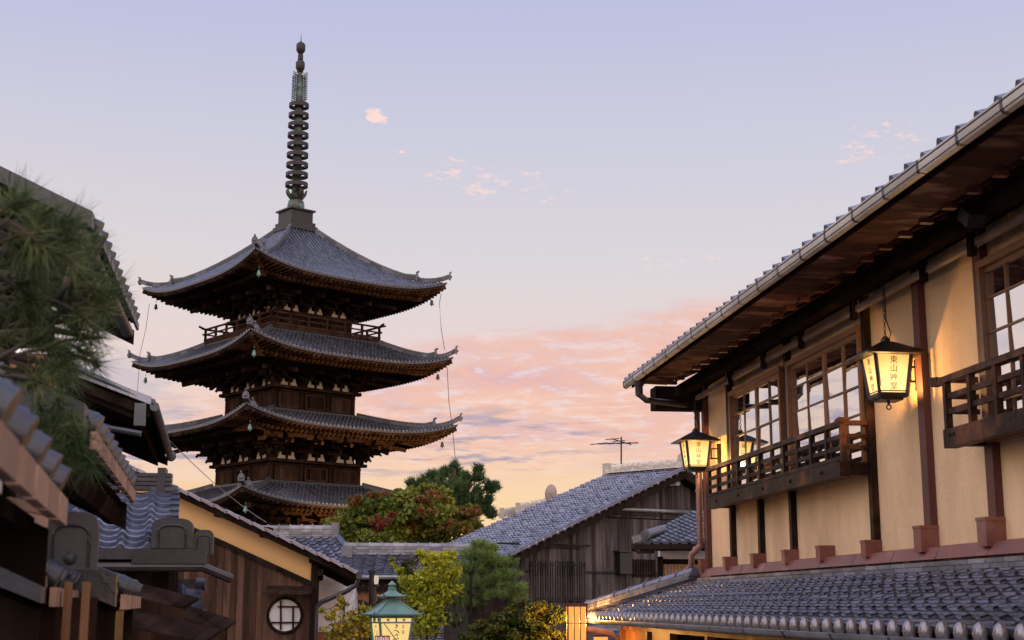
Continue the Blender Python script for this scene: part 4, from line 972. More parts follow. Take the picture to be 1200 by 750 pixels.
mb = MB(); ridge_stack(mb, rfar+Vector((0, 0, .05)), fr_p+Vector((0, 0, .05)), 3, .42, .08, .11, .3); mb.box(fr_p+Vector((0, 0, .28)), (.34, .4, .62), AB); mb.ball(fr_p+Vector((0, 0, .55)), .2); mb.box(rfar+Vector((0, 0, .25)), (.3, .34, .5), AB); mb.build('ridge_cap', M['noshi_cream'], rf, smooth='auto')
# lattice shutters
lt = MB(); a, b = bp(629, 655), bp(692, 655); z0 = bp(650, 704).z; z1_ = bp(650, 657).z
for k in range(23):
    p = lerp(a, b, k/22)+NB*(inn+.16); lt.beam((p.x, p.y, z0), (p.x, p.y, z1_), .05, .06, up=tuple(NB), r=random.random())
for z in (z0+.1, z1_-.15): lt.beam(Vector((a.x, a.y, z))+NB*(inn+.16), Vector((b.x, b.y, z))+NB*(inn+.16), .07, .07)
lo_ = lt.build('lattice_shutter', M['board'], barn)
mb = MB()
for (x0, x1) in ((634, 655), (660, 690)):
    a, b = bp(x0, 665), bp(x1, 665); mb.slab([Vector((a.x, a.y, z0))+NB*(inn+.08), Vector((b.x, b.y, z0))+NB*(inn+.08), Vector((b.x, b.y, z1_-.6))+NB*(inn+.08), Vector((a.x, a.y, z1_-.6))+NB*(inn+.08)], NB*.02)
mb.build('window_pane', pm('shutter_panel', (.16, .13, .13), .6, .2, 2), lo_)
mb = MB(); p = bp(737, 660)+NB*(inn+.2); mb.box(p, (.62, .35, .85), AB); mb.box(p+Vector((0, 0, .48)), (.8, .5, .06), AB); mb.build('meter_box', M['black'], barn)
lt = MB(); a, b = bp(750, 660), bp(775, 660)
for k in range(9): p = lerp(a, b, k/8)+NB*(inn+.1); lt.beam((p.x, p.y, bp(750, 676).z), (p.x, p.y, bp(750, 655).z), .06, .06, up=tuple(NB))
lt.build('side_lattice', M['dark'], barn)
# two white floodlights near the gable peak
for i, (px, lab) in enumerate(((789.5, 'small white floodlight under the storehouse gable, the one nearer the pagoda'), (797.5, 'small white floodlight under the storehouse gable, the one nearer the townhouse'))):
    p = bp(px, 565)+NB*(inn+.15); t = thing('gable_floodlight', lab, 'floodlight', p, 0, 'floodlights under the storehouse gable')
    mb = MB(); mb.ball(p, .14, .14, .14, 12, 8); mb.tube([p, p+NB*.22], [.10, .15], 12); mb.build('lamp_head', M['white'], t, smooth=True)
    mb = MB(); mb.beam(p+Vector((0, 0, .05)), p-NB*.12+Vector((0, 0, .2)), .05, .05); mb.build('bracket', M['metal'], t)
# aerial
def aerial(px, py0, py1, y, elems, name='tv_aerial', label='thin rooftop television aerial with two crossed booms'):
    t = thing(name, label, 'aerial', at(px, py1, y)); mb = MB(); mb.tube([at(px, py0, y), at(px, py1, y)], .035, 6); mb.build('mast', M['iron'], t)
    for (x0, y0, x1, y1, n, ln) in elems:
        e = MB(); a, b = at(x0, y0, y), at(x1, y1, y); e.tube([a, b], .025, 5)
        for k in range(n):
            p = lerp(a, b, (k+.2)/n); v = Vector((.55, .6, .12)).normalized()*ln*(1-.4*k/n); e.tube([p-v, p+v], .018, 4)
        e.build('antenna_boom', M['iron'], t)
    return t
aerial(728, 512, 556, 63, ((700, 520, 748, 519, 5, .6), (711, 545, 765, 546, 3, .45), (716, 514, 740, 521, 3, .5)))
# roofs and satellite dish beyond the storehouse ridge
t = thing('far_roof_ridge', 'pale mortared roof ridges of a house peeking over the storehouse roof', 'roof', at(615, 610, 72))
for (x0, y0, x1, y1) in ((588, 602, 612, 598), (607, 596, 653, 586)):
    mb = MB(); a, b = at(x0, y0+4, 72), at(x1, y1+4, 74); ridge_stack(mb, a, b, 4, .4, .07, .10, .34); mb.box(a+Vector((0, 0, .2)), (.25, .4, .5)); mb.box(b+Vector((0, 0, .2)), (.25, .4, .5)); mb.build('ridge_tile', M['noshi_cream'], t, smooth='auto')
mb = MB(); a, b = at(560, 630, 72), at(660, 596, 74); mb.slab([a, b, b+Vector((0, 4, -3)), a+Vector((0, 4, -3))], (0, 0, .1)); mb.slab([a, b, b+Vector((0, 0, -3)), a+Vector((0, 0, -3))], (0, .2, 0)); mb.build('roof_body', M['tile'], t)
p = at(645, 578, 70); t = thing('satellite_dish', 'small pale satellite dish on the far roof beside the ridge', 'satellite dish', p-Vector((0, 0, .5)))
mb = MB(); ax = (Vector((.75, -.66, 0)).normalized(), Vector((.05, .1, 1)).normalized(), Vector((.66, .75, -.1)).normalized())
n = 20; vs = [p+ax[2]*-.1]
for rr, dz in ((.25, -.07), (.45, .03)): vs += [p+(ax[0]*math.cos(2*math.pi*k/n)*.85+ax[1]*math.sin(2*math.pi*k/n))*rr+ax[2]*dz for k in range(n)]
mb.add(vs, [(0, 1+k, 1+(k+1) % n) for k in range(n)]+[(1+k, 1+n+k, 1+n+(k+1) % n, 1+(k+1) % n) for k in range(n)]); mb.build('dish', M['rail'], t, smooth=True)
mb = MB(); mb.tube([p+Vector((0, 0, -.6)), p], .04, 6); mb.tube([p, p+Vector((.55, -.1, -.1))], .03, 5); mb.box(p+Vector((.6, -.1, -.05)), (.22, .15, .2)); mb.build('mount', M['metal'], t)

# ================================================================ small tiled house between storehouse and townhouse
YS = 34.0
e0, e1 = at(740, 636, YS), at(850, 632, YS-.4); e1.z = e0.z
t0 = at(812, 600, YS+2.6); t1 = at(905, 588, YS+2.2); t1.z = t0.z
sh = thing('small_side_house', 'low house with blue grey tiled roof and orange slatted wall behind the drain pipe', 'house', Vector((e0.x+1, e0.y, ground_z(YS))))
rf = tile_roof('tiled_roof', e0, e1, t0, t1, .22, .22, .035, .04, M['tile'], sh)
mb = MB(); mb.tube([at(754, 627, YS-.1), at(777, 620, YS+.6)], .10, 10); mb.tube([at(757, 626, YS-.12), at(758.5, 625.7, YS-.08)], .12, 10); mb.beam(at(741, 633, YS), at(758, 628, YS), .1, .16); mb.build('ridge_end_tile', M['noshi'], rf, smooth='auto')
mb = MB(); mb.beam(e0+Vector((0, 0, -.1)), e1+Vector((0, 0, -.1)), .1, .12); mb.slab([e0+Vector((0, 0, -.14)), e1+Vector((0, 0, -.14)), t1+Vector((0, 0, -.14)), t0+Vector((0, 0, -.14))], (0, 0, -.06)); mb.build('eave_board', M['dark'], rf)
x0 = at(773, 645, YS+.8); x1 = at(845, 645, YS+.8)
mb = MB(); mb.slab([Vector((x0.x, x0.y, ground_z(YS))), Vector((x1.x, x1.y, ground_z(YS))), Vector((x1.x, x1.y, e0.z+.25)), Vector((x0.x, x0.y, e0.z+.25))], (0, .3, 0)); mb.build('wall', M['white'], sh)
mb = MB(); mb.box(((x0.x+x1.x)/2, x0.y-.05, e0.z-.42), (x1.x-x0.x+.1, .12, .12)); mb.box((x0.x, x0.y-.06, e0.z-1.8), (.12, .14, 3.0)); mb.box(((x0.x+x1.x)/2, x0.y-.04, e0.z-2.4), (x1.x-x0.x, .08, .1)); mb.build('wall_timber', M['dark'], sh)
mb = MB()
for k in range(16): x = x0.x+.12+k*.085; mb.box((x, x0.y-.05, e0.z-.85), (.045, .06, .7), r=random.random())
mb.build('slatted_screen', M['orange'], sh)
mb = MB(); mb.tube([at(741, 640, YS), at(748, 646, YS), at(765, 646, YS+.5)], .06, 8); mb.build('eave_pipe', M['dpipe'], sh, smooth=True)

# ================================================================ ochre gabled house (left of centre)
YO = 30.0; FO = Vector((0, -1, 0))
oc = thing('ochre_gable_house', 'house with ochre plaster gable over dark vertical boards and a round window', 'house', (at(200, 600, YO).x, YO, ground_z(YO)))
def op(px, py, y=YO): return at(px, py, y)
vl = lambda px: 548.5+(px-158)*(668-548.5)/(415-158)         # verge top line in the gable plane
og = ground_z(YO)
P0, P1 = op(40, vl(40)+5, YO), op(374, vl(374)+6, YO)
mb = MB(); mb.slab([Vector((P0.x, YO, og)), Vector((P1.x-.1, YO, og)), P1+Vector((-.1, 0, 0)), P0], (-1.1, 6, 0)); mb.build('gable_wall', M['ochre'], oc)
x_a = P0.x; x_b = op(367, 600).x
zl_a = op(40, 0).z; ca, cb = op(209, 612), op(367, 684)
sl_ = (cb.z-ca.z)/(cb.x-ca.x)
mb = MB(); planks(mb, (x_a, YO-.03, 0), (x_b, YO-.03, 0), lambda t: og, lambda t: ca.z+sl_*(lerp(x_a, x_b, t)-ca.x)-.06, .14, .03, FO); 
mb.build('board_wall', M['bboard'], oc)
mb = MB(); mb.beam((x_a, YO-.08, ca.z+sl_*(x_a-ca.x)), (x_b, YO-.08, cb.z), .1, .10); mb.build('dividing_rail', M['dark'], oc)
mb = MB(); xp = op(369, 700).x; mb.beam((xp, YO-.06, og), (xp, YO-.06, op(369, 651).z), .15, .15, up=(0, 1, 0)); mb.box((xp, YO-.1, op(369, 655).z), (.22, .3, .18));  mb.build('corner_post', M['dark'], oc)
# roof: verge overhang of half a metre towards us, tiles above, boards below
va = op(30, vl(30), YO-.5)-Vector((0, 0, .0)); vb = op(418, vl(418), YO-.5)
rfr = MB()
mb = MB(); mb.beam(va+Vector((0, 0, -.11)), vb+Vector((0, 0, -.11)), .06, .13); mb.slab([va+Vector((0, 0, -.09)), vb+Vector((0, 0, -.09)), vb+Vector((-1, 7, -.09)), va+Vector((-1, 7, -.09))], (0, 0, -.04))
bd = mb.build('barge_board', M['dark'], oc)
rr_ = tile_roof('tiled_roof', vb+Vector((0, .1, -.03)), vb+Vector((-1, 7, -.03)), va+Vector((0, .1, -.03)), va+Vector((-1, 7, -.03)), .27, .25, .03, .03, M['tile'], oc)
mb = MB(); n = 26
for k in range(n):
    a, b = lerp(va, vb, k/n), lerp(va, vb, (k+1.03)/n); mb.beam(a+Vector((0, .0, .0)), b+Vector((0, 0, -.03)), .30, .055, r=random.random())
mb.build('verge_tile', pm('mauve_verge_tile', (.24, .20, .22), .5, .2, 5, rv=.2), rr_)
mb = MB()
for px, py in ((200, 577), (259, 602), (312, 626)): p = op(px, py-2, YO-.25); mb.box(p, (.2, .5, .2)); 
mb.build('purlin_end', M['dark'], oc)
mb = MB()
for k in range(9):
    y = YO-.3+k*.75; mb.beam((vb.x-.05-(y-YO)/7, y, vb.z-.2), (vb.x-1.0-(y-YO)/7, y, vb.z+.26), .07, .09)
mb.beam((vb.x-.75, YO-.4, vb.z-.02), (vb.x-1.6, YO+6, vb.z-.02), .12, .14); mb.build('rafter', M['dark'], oc)
mb = MB(); gp = vb+Vector((.05, 0, -.1)); mb.tube([gp+Vector((-y/7, y, 0)) for y in (-.05, 3, 6.8)], .065, 8); mb.tube([gp+Vector((0, .1, 0)), op(417, 686, YO-.4), op(404, 694, YO-.3), op(376, 706, YO-.2), op(371, 712, YO-.2), op(370.5, 760, YO-.2)], .05, 8); mb.build('gutter_pipe', M['dpipe'], oc, smooth='auto')
# round window with latticed paper
cR = op(334, 721, YO-.07); rad = op(354, 721, YO-.07).x-cR.x
n = 32; ring = []
mb = MB(); mb.tube([cR+Vector((rad*math.cos(2*math.pi*k/n), -.01, rad*math.sin(2*math.pi*k/n))) for k in range(n+1)], .035, 6, False); rwin = mb.build('round_window', M['dark'], oc, smooth=True)
mb = MB(); mb.slab([cR+Vector((rad*math.cos(2*math.pi*k/n), 0, rad*math.sin(2*math.pi*k/n))) for k in range(n)], (0, .02, 0)); mb.build('paper_screen', pm('screen_paper', (.62, .60, .60), .9, .15, 3), rwin)
mb = MB()
for px, a, b in ((329, 704, 738), (343.5, 710, 742)): p, q = op(px, a, YO-.09), op(px, b, YO-.09); mb.beam(p, q, .035, .03, up=(0, 1, 0))
for py, a, b in ((711, 325, 350), (729.5, 318, 350)): p, q = op(a, py, YO-.10), op(b, py, YO-.10); mb.beam(p, q, .03, .03)
mb.build('lattice_bar', M['dark'], rwin)
mb = MB(); a, b = op(311, 691, YO-.35), op(366, 692, YO-.35); mb.hexa((a+b)/2, (b-a)/2, (0, .2, .07), (0, .0, .015)); mb.build('window_awning', M['bboard'], oc)

# ================================================================ tiled house just behind, white walled house, lamp post
b2 = thing('tiled_house', 'grey tiled roof with stout ridge rising behind the ochre house', 'house', (at(380, 640, 44).x, 44, ground_z(44)))
a, b = at(300, 628, 44), at(392, 630, 44); b.z = a.z
e0_, e1_ = at(330, 676, 41.5), at(428, 672, 41.5); e0_.z = e1_.z
rf = tile_roof('tiled_roof', e0_, e1_, a, b, .26, .26, .04, .04, M['tile'], b2)
mb = MB(); ridge_stack(mb, a+Vector((0, 0, -.1)), b+Vector((0, 0, -.1)), 4, .36, .07, .12, .36); mb.box(b+Vector((.02, 0, .15)), (.2, .42, .5)); mb.build('ridge_cap', M['noshi'], rf, smooth='auto')
mb = MB(); mb.slab([Vector((a.x, 43.9, ground_z(44))), Vector((b.x-.1, 43.9, ground_z(44))), Vector((b.x-.1, 43.9, b.z-.3)), Vector((a.x, 43.9, a.z-.3))], (0, 3, 0)); mb.build('wall', M['dark'], b2)
mb = MB(); mb.beam(e1_+Vector((.05, 0, 0)), b+Vector((.05, 0, 0)), .2, .12); mb.build('verge_tile', M['tile'], rf)
b3 = thing('white_walled_house', 'low house with white plaster wall, brown boards and a blue grey tiled roof', 'house', (at(440, 700, 37).x, 37, ground_z(37)))
a, b = at(401, 650, 39.5), at(560, 650, 39.5); e0_, e1_ = at(400, 676, 37), at(540, 676, 37)
rf = tile_roof('tiled_roof', e0_, e1_, a, b, .25, .24, .04, .04, M['tile'], b3)
mb = MB(); ridge_stack(mb, at(404, 650, 39.5), at(560, 651, 39.5), 3, .3, .07, .1, .32); mb.box(at(407, 648, 39.4), (.3, .3, .35)); mb.build('ridge_cap', M['noshi'], rf, smooth='auto')
mb = MB(); a_, b_2 = at(413, 676.5, 36.9), at(545, 676.5, 36.9); mb.tube([a_, b_2], .055, 8); mb.build('eave_gutter', M['gutter2'], rf, smooth=True)
mb = MB(); z_ = at(440, 680, 37.2).z; xa, xb = at(416, 680, 37.3).x, at(548, 680, 37.3).x; mb.box(((xa+xb)/2, 37.3, z_-.02), (xb-xa, .25, .16)); mb.box(((xa+xb)/2, 37.35, z_-.22), (xb-xa, .2, .12)); mb.build('eave_beam', M['board'], b3)
zg = ground_z(37)
mb = MB(); planks(mb, (xa, 37.5, 0), (xb, 37.5, 0), lambda t: at(440, 704, 37.5).z+random.uniform(-.08, .08), lambda t: at(440, 683, 37.5).z, .2, .03, FO); mb.build('upper_boards', pm('fresh_brown_board', (.26, .11, .05), .7, .3, 2, (3, 3, .3), rv=.3), b3)
mb = MB(); planks(mb, (xa, 37.55, 0), (xb, 37.55, 0), lambda t: zg, lambda t: at(440, 700+random.uniform(-5, 9), 37.5).z, .2, .03, FO); mb.build('charred_boards', M['black'], b3)
mb = MB(); wa, wb_ = at(372, 690, 36.6).x, at(415, 690, 36.6).x; mb.box(((wa+wb_)/2, 37.8, (zg+at(400, 672, 36.6).z)/2), (wb_-wa, 2.4, at(400, 672, 36.6).z-zg)); mb.build('white_wall', M['white'], b3)
mb = MB(); z_ = at(400, 692, 36.5).z; mb.box(((wa+wb_)/2, 36.58, z_), (wb_-wa, .05, .04)); mb.build('wall_moulding', M['white'], b3)
mb = MB(); mb.box(((wa+wb_)/2, 36.56, at(400, 745, 36.5).z-.5), (wb_-wa, .06, 1.2)); mb.build('wall_base', M['copper'], b3)
t = thing('lamp_post', 'slim black post with a small clear lamp in front of brown boards', 'street lamp', (at(437, 700, 33).x, 33, ground_z(33)))
p = at(437, 671, 33); mb = MB(); mb.tube([(p.x, 33, ground_z(33)), p], .085, 10); mb.tube([p, p+Vector((0, 0, .05))], .12, 10); q = at(432, 683, 33); mb.beam(q, at(440, 683, 33), .03, .03); mb.build('post', M['black'], t)
c = at(441, 680, 32.9); mb = MB(); mb.lathe(c, [(.04, -.09), (.055, 0), (.05, .1), (.02, .12)], 10); mb.build('lamp_globe', glow('small_bulb', (1, .85, .65), .6), t, smooth=True)
mb = MB(); mb.lathe(c, [(.09, .11), (.03, .19), (.01, .22)], 10); mb.lathe(c, [(.08, -.12), (.08, -.09)], 10); mb.build('lamp_cap', M['black'], t)

# ================================================================ green street lantern and red sign
YG = 17.0; gt = at(459.5, 681, YG); gx = gt.x
gl = thing('green_street_lantern', 'green copper street lantern with pagoda roof and glowing paper sides', 'street lantern', (gx, YG, ground_z(YG)))
RZ = R(21)
def GQ(x, y, z): return Vector((gx+x*math.cos(RZ)-y*math.sin(RZ), YG+x*math.sin(RZ)+y*math.cos(RZ), z))
def gz(py): return zat(py, YG)
def sq_lathe(mb, prof): 
    s2 = math.sqrt(2); mb.lathe((gx, YG, 0), [(r*s2, z) for r, z in prof], 4, RZ+math.pi/4)
mb = MB(); zt = gz(681); k_ = .0106
mb.lathe((gx, YG, 0), [(.035, gz(690.5)), (.055, gz(689.6)), (.03, gz(688)), (.045, gz(686.5)), (.05, gz(685)), (.03, gz(683)), (.004, gz(680.5))], 14)
mb.build('finial', M['verdi'], gl, smooth='auto')
mb = MB(); sq_lathe(mb, [(.115, gz(699.8)), (.125, gz(698.6)), (.075, gz(695.3)), (.045, gz(693)), (.035, gz(690))])
for a, b in ((1, 1), (1, -1), (-1, 1), (-1, -1)): mb.tube([GQ(a*.10, b*.10, gz(698)), GQ(a*.125, b*.125, gz(698.6)), GQ(a*.14, b*.14, gz(697.2)), GQ(a*.135, b*.135, gz(696.4))], .011, 6)
mb.build('upper_cap', M['verdi'], gl, smooth='auto')
mb = MB(); sq_lathe(mb, [(.055, gz(703.5)), (.05, gz(698))]); mb.build('cap_neck', M['verdi'], gl)
mb = MB(); sq_lathe(mb, [(.23, gz(722.2)), (.255, gz(721.2)), (.258, gz(719.6)), (.18, gz(714)), (.12, gz(709)), (.08, gz(705.4)), (.06, gz(702.5))])
for a, b in ((1, 1), (1, -1), (-1, 1), (-1, -1)):
    mb.tube([GQ(a*r, b*r, gz(py)) for r, py in ((.062, 702.6), (.083, 705.2), (.123, 708.8), (.183, 713.8), (.25, 719.3), (.285, 719.6), (.295, 718), (.285, 717))], [.008, .009, .010, .011, .012, .011, .01, .008], 6)
mb.build('lantern_roof', M['verdi'], gl, smooth='auto')
mb = MB()
for z, h, wv in ((gz(723.3), .022, .20), (gz(729.4), .018, .20)):
    for s_ in (-1, 1): mb.beam(GQ(-wv, s_*wv, z), GQ(wv, s_*wv, z), .03, h); mb.beam(GQ(s_*wv, -wv, z), GQ(s_*wv, wv, z), .03, h)
for a, b in ((1, 1), (1, -1), (-1, 1), (-1, -1)): mb.beam(GQ(a*.2, b*.2, gz(722)), GQ(a*.2, b*.2, gz(730)), .03, .03); mb.beam(GQ(a*.193, b*.193, gz(729)), GQ(a*.135, b*.135, gz(780)), .022, .022)
for s_ in (-1, 1): mb.beam(GQ(0, s_*.2, gz(723)), GQ(0, s_*.2, gz(729)), .018, .02); mb.beam(GQ(s_*.2, 0, gz(723)), GQ(s_*.2, 0, gz(729)), .018, .02)
for a, b in ((1, 1), (1, -1), (-1, 1), (-1, -1)): pass
sq_lathe(mb, [(.15, gz(782)), (.15, gz(779)), (.06, gz(790)), (.05, gz(800))][::-1])
mb.tube([(gx, YG, ground_z(YG)), (gx, YG, gz(795))], .05, 10); mb.build('lantern_frame', M['verdi'], gl)
mb = MB(); sq_lathe(mb, [(.13, gz(779)), (.183, gz(730)), (.186, gz(722.5))]); mb.build('lantern_glass', M['paper_gr'], gl)
mb = MB()
def star(cx_, face):
    z = gz(726.3)
    f = (lambda x, o: GQ(x, -.187-o, 0)) if face == 0 else (lambda x, o: GQ(-.187-o, x, 0))
    for an in range(4):
        q = an*math.pi/4; dx, dz = .022*math.cos(q), .016*math.sin(q)
        a = f(cx_+dx, .003); b = f(cx_-dx, .003); mb.beam((a.x, a.y, z+dz), (b.x, b.y, z-dz), .008, .004)
for c_ in (-.095, .095): star(c_, 0); star(c_, 1)
# brushed characters on the two visible sides (strokes)
def strokes(face, cx_, py0, pts, wd):
    f = (lambda x, z: GQ(x, -.176+.0-.012*((z-gz(729))/(gz(779)-gz(729)))*-4, z)) if face == 0 else None
for face, items in ((0, ((.02, 'と'), (.02, 'う'))), (1, ())): pass
mb.build('star_cutout', M['wink'], gl)
tl = math.atan((.183-.13)/(gz(730)-gz(779)))
# brushed ink marks on the glass, as short strokes of varying width
def ink(face, st):
    mb = MB()
    for (x0, p0, x1, p1, wd) in st:
        pts = []
        for x, py in ((x0, p0), (x1, p1)):
            z = gz(py); hw2 = lerp(.183, .13, (gz(730)-z)/(gz(730)-gz(779)))+.002; q = GQ(x, -hw2, z) if face == 0 else GQ(-hw2, -x, z); pts.append(q)
        mb.beam(pts[0], pts[1], .002, wd, up=(0, 0, 1) if abs(x1-x0) > .012 else (1, 0, 0) if face == 0 else (0, 1, 0))
    mb.build('brush_lettering', M['wink'], gl)
ink(0, [(.0, 731.5, .022, 733.5, .014), (.022, 733.5, -.004, 736, .010), (-.016, 738.5, .020, 739, .009), (.020, 739, .045, 741.5, .011), (-.008, 744.5, .025, 742.5, .009), (.025, 742.5, .022, 746, .007), (-.03, 749, .045, 748, .010),
        (.082, 732.5, .098, 732.8, .008), (.090, 732.5, .090, 736, .006), (.080, 735, .100, 735.4, .006), (.084, 738.5, .100, 739, .006), (.084, 741, .100, 741.3, .006), (.085, 738.5, .085, 743, .005), (.100, 738.5, .100, 743, .005)])
ink(1, [(-.05, 734, .0, 733.5, .012), (-.03, 733, -.03, 736.5, .010), (-.02, 739, -.03, 743, .012), (-.03, 743, .01, 743.4, .007), (.04, 738, .045, 744, .006), (-.10, 737, -.10, 742, .006)])
mb = MB(); mb.tube([at(449.5, 729.5, YG-.32), at(458, 741.5, YG-.34), at(463, 748.5, YG-.34), at(470, 758, YG-.3)], .006, 5); mb.build('tie_stick', M['cpipe'], gl)
rs = thing('red_sign', 'small red enamel sign with white marks in front of the green lantern', 'sign', (at(448, 750, YG-.6).x, YG-.6, at(448, 762, YG-.6).z))
a, b = at(439.3, 744.8, YG-.6), at(457, 744.8, YG-.6); zb_ = at(448, 779, YG-.6).z
mb = MB(); mb.box(((a.x+b.x)/2, YG-.6, (a.z+zb_)/2), (b.x-a.x, .012, a.z-zb_)); mb.build('sign_plate', M['tex_red'], rs)
mb = MB()
for k, (w_, h_, dz) in enumerate(((.020, .07, .004), (.016, .066, 0), (.024, .072, .003), (.018, .066, -.002), (.022, .07, .004), (.016, .068, 0))):
    x = lerp(a.x, b.x, (k+.8)/6.6); mb.box((x, YG-.609, a.z-.052+dz), (w_, .004, h_)); 
mb.box(((a.x+b.x)/2, YG-.6095, a.z-.062), ((b.x-a.x)*.8, .0035, .012)); mb.build('white_lettering', M['tex_white'], rs)
mb = MB(); mb.tube([((a.x+b.x)/2, YG-.58, zb_-.0), ((a.x+b.x)/2, YG-.58, ground_z(YG))], .02, 8); mb.build('sign_post', M['black'], rs)

# low tiled roofs seen at the very bottom, between lantern and shrubs
for (x0, x1, py, y, lab) in ((476, 520, 733, 30, 'low tiled porch roof just right of the green street lantern'), (694, 740, 741, 30, 'low tiled roof seen under the eave behind the square lamp')):
    e0_, e1_ = at(x0, py+22, y), at(x1, py+22, y); a, b = at(x0, py-2, y+1.8), at(x1, py-2, y+1.8)
    t = thing('low_porch', lab, 'porch', (e0_.x, y, ground_z(y)), group=None); tile_roof('tiled_roof', e0_, e1_, a, b, .25, .22, .035, .035, M['tile'], t)
    mb = MB(); ridge_stack(mb, a, b, 2, .24, .06, .08); mb.build('ridge_cap', M['noshi'], t, smooth='auto')
    mb = MB(); mb.slab([Vector((a.x, a.y-.3, ground_z(y))), Vector((b.x, b.y-.3, ground_z(y))), b+Vector((0, -.3, -.2)), a+Vector((0, -.3, -.2))], (0, .2, 0)); mb.build('wall', M['dark'], t)
# overhead service wire from the left eaves to the ochre roof
mb = MB(); a, b = at(189, 506, 22), at(312, 612, 29.6); mb.tube([lerp(a, b, t)-Vector((0, 0, .10*4*t*(1-t))) for t in [i/12 for i in range(13)]], .008, 4); tag(mb.build('overhead_wire', M['metal']), 'thin pale wire slanting down from dark eaves to the ochre house roof', 'wire')
# ================================================================ left hand buildings
def frame(deg):
    a = R(deg); U_ = Vector((-math.sin(a), math.cos(a), 0)); N_ = Vector((math.cos(a), math.sin(a), 0)); return U_, N_     # along the street, towards the street
def left_roof(t, deg, d, s0, s1, z, width, slope_deg, mat, end_mat, pitch=.27, barge=.12, verge_w=.16, gut=True, soff=True, endr=.05, course=.24, vth=.10, drip=.055):
    """roof rising away from the street; its eave is a line d metres left of the camera"""
    tn = math.tan(R(slope_deg)); (ax_, ay_), (bx_, by_) = d        # the eave line as seen, laid on the level plane z
    pa, pb = atz(ax_, ay_, z), atz(bx_, by_, z); U_ = (pb-pa).normalized(); N_ = Vector((U_.y, -U_.x, 0)); k_s = (pb-pa).length/(s1-s0)
    def Q(s, o, dz=0.0): return pa+U_*((s-s0)*k_s)-N_*o+Vector((0, 0, o*tn+dz))
    rf = tile_roof('tiled_roof', Q(s1, 0), Q(s0, 0), Q(s1, width), Q(s0, width), pitch, course, .034, .03, mat, t)
    n = round((pb-pa).length/pitch)
    for k in range(n):
        mb = MB(); fm = MB(); s = s0+(k+.62)*(s1-s0)/n; mb.tube([Q(s, -.03, .02), Q(s, .10, .02)], endr, 10, r=random.random())
        a_, b_ = s-(s1-s0)/n*.42, s+(s1-s0)/n*.42; fm.slab([Q(a_, -.035, -.0), Q(b_, -.035, .0), Q(b_, -.035, -drip), Q(a_, -.035, -drip)], tuple(N_*-.02), random.random())
        mb.build('eave_end_tile', mat, rf, smooth='auto'); fm.build('eave_drip_tile', end_mat, rf)
    # near verge: a row of flat tiles with a deep face
    vb_ = MB(); m = max(2, round(width/math.cos(R(slope_deg))/.28))
    for k in range(m): vb_.hexa((Q(s0-.02, width*(k+.5)/m, .035-vth*.3)), (Q(0, width*.52/m)-Q(0, 0)), U_*verge_w/2, (0, 0, vth/2), random.random())
    vb_.build('verge_tile', mat, rf)
    bb = MB(); bb.slab([Q(s0-.03, 0, -.08), Q(s0-.03, width, -.08), Q(s0-.03, width, -.08-barge), Q(s0-.03, 0, -.08-barge)], tuple(U_*.05)); bb.build('barge_board', M['dark'], t); bb = MB(); bb.slab([Q(s1, 0, -.08), Q(s1, width, -.08), Q(s1, width, -.08-barge), Q(s1, 0, -.08-barge)], tuple(U_*-.05))
    bb.build('barge_board', M['dark'], t)
    if soff:
        so2 = MB(); so2.slab([Q(s0, .03, -.07), Q(s1, .03, -.07), Q(s1, width, -.07), Q(s0, width, -.07)], (0, 0, -.035)); so2.build('soffit', M['dark'], t)
    return Q, U_, N_
# ---- tall house A at the far left
la = thing('tall_corner_house', 'tall dark gabled house with steep eaves, half hidden behind the hanging pine', 'house', (-4.2, 10, ground_z(10)))
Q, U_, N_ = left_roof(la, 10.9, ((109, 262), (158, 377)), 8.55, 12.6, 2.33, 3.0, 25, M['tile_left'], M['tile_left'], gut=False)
mb = MB(); mb.slab([Q(8.95, .7, -.2), Q(8.95, 3.0, -.2), Vector((*Q(8.95, 3).to_2d(), -2.3)), Vector((*Q(8.95, .7).to_2d(), -2.3))], tuple(U_*3.3)); mb.build('house_wall', M['dark'], la)
mb = MB(); mb.tube([Q(8.45, .05, -.13), Q(12.62, .05, -.13)], .05, 10); mb.build('eave_gutter', M['dpipe'], la, smooth='auto')
mb = MB(); p = Q(8.5, 0, 0); mb.tube([Q(8.45, .16, -.02), Q(8.54, .16, -.02)], .055, 14); mb.build('round_end_tile', M['tile_left'], la, smooth='auto')
mb = MB(); mb.tube([Q(8.6, -.05, -.05), Q(8.6, .0, -.20), Q(8.7, .12, -.30), Q(8.85, .55, -.33), Q(8.9, 1.2, -.62)], .035, 8); mb.build('drain_pipe', M['dpipe'], la, smooth='auto')
mb = MB()
for s in (9.2, 10.2, 11.2, 12.3): mb.beam(Q(s, .1, -.16), Q(s, 1.0, -.16), .07, .1)
mb.beam(Q(8.7, .45, -.26), Q(12.5, .45, -.26), .1, .12); mb.build('eave_bracket', M['dark'], la)
# window slats low on house A, warm light put into their orange
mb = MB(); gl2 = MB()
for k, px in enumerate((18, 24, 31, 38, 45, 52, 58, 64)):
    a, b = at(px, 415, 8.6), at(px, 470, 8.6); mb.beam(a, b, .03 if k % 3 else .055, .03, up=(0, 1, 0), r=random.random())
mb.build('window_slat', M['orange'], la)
a, b, c, d_ = at(15, 408, 8.66), at(60, 408, 8.66), at(60, 470, 8.66), at(15, 470, 8.66); gl2.quad(a, b, c, d_); gl2.build('window_glass', M['glass'], la)
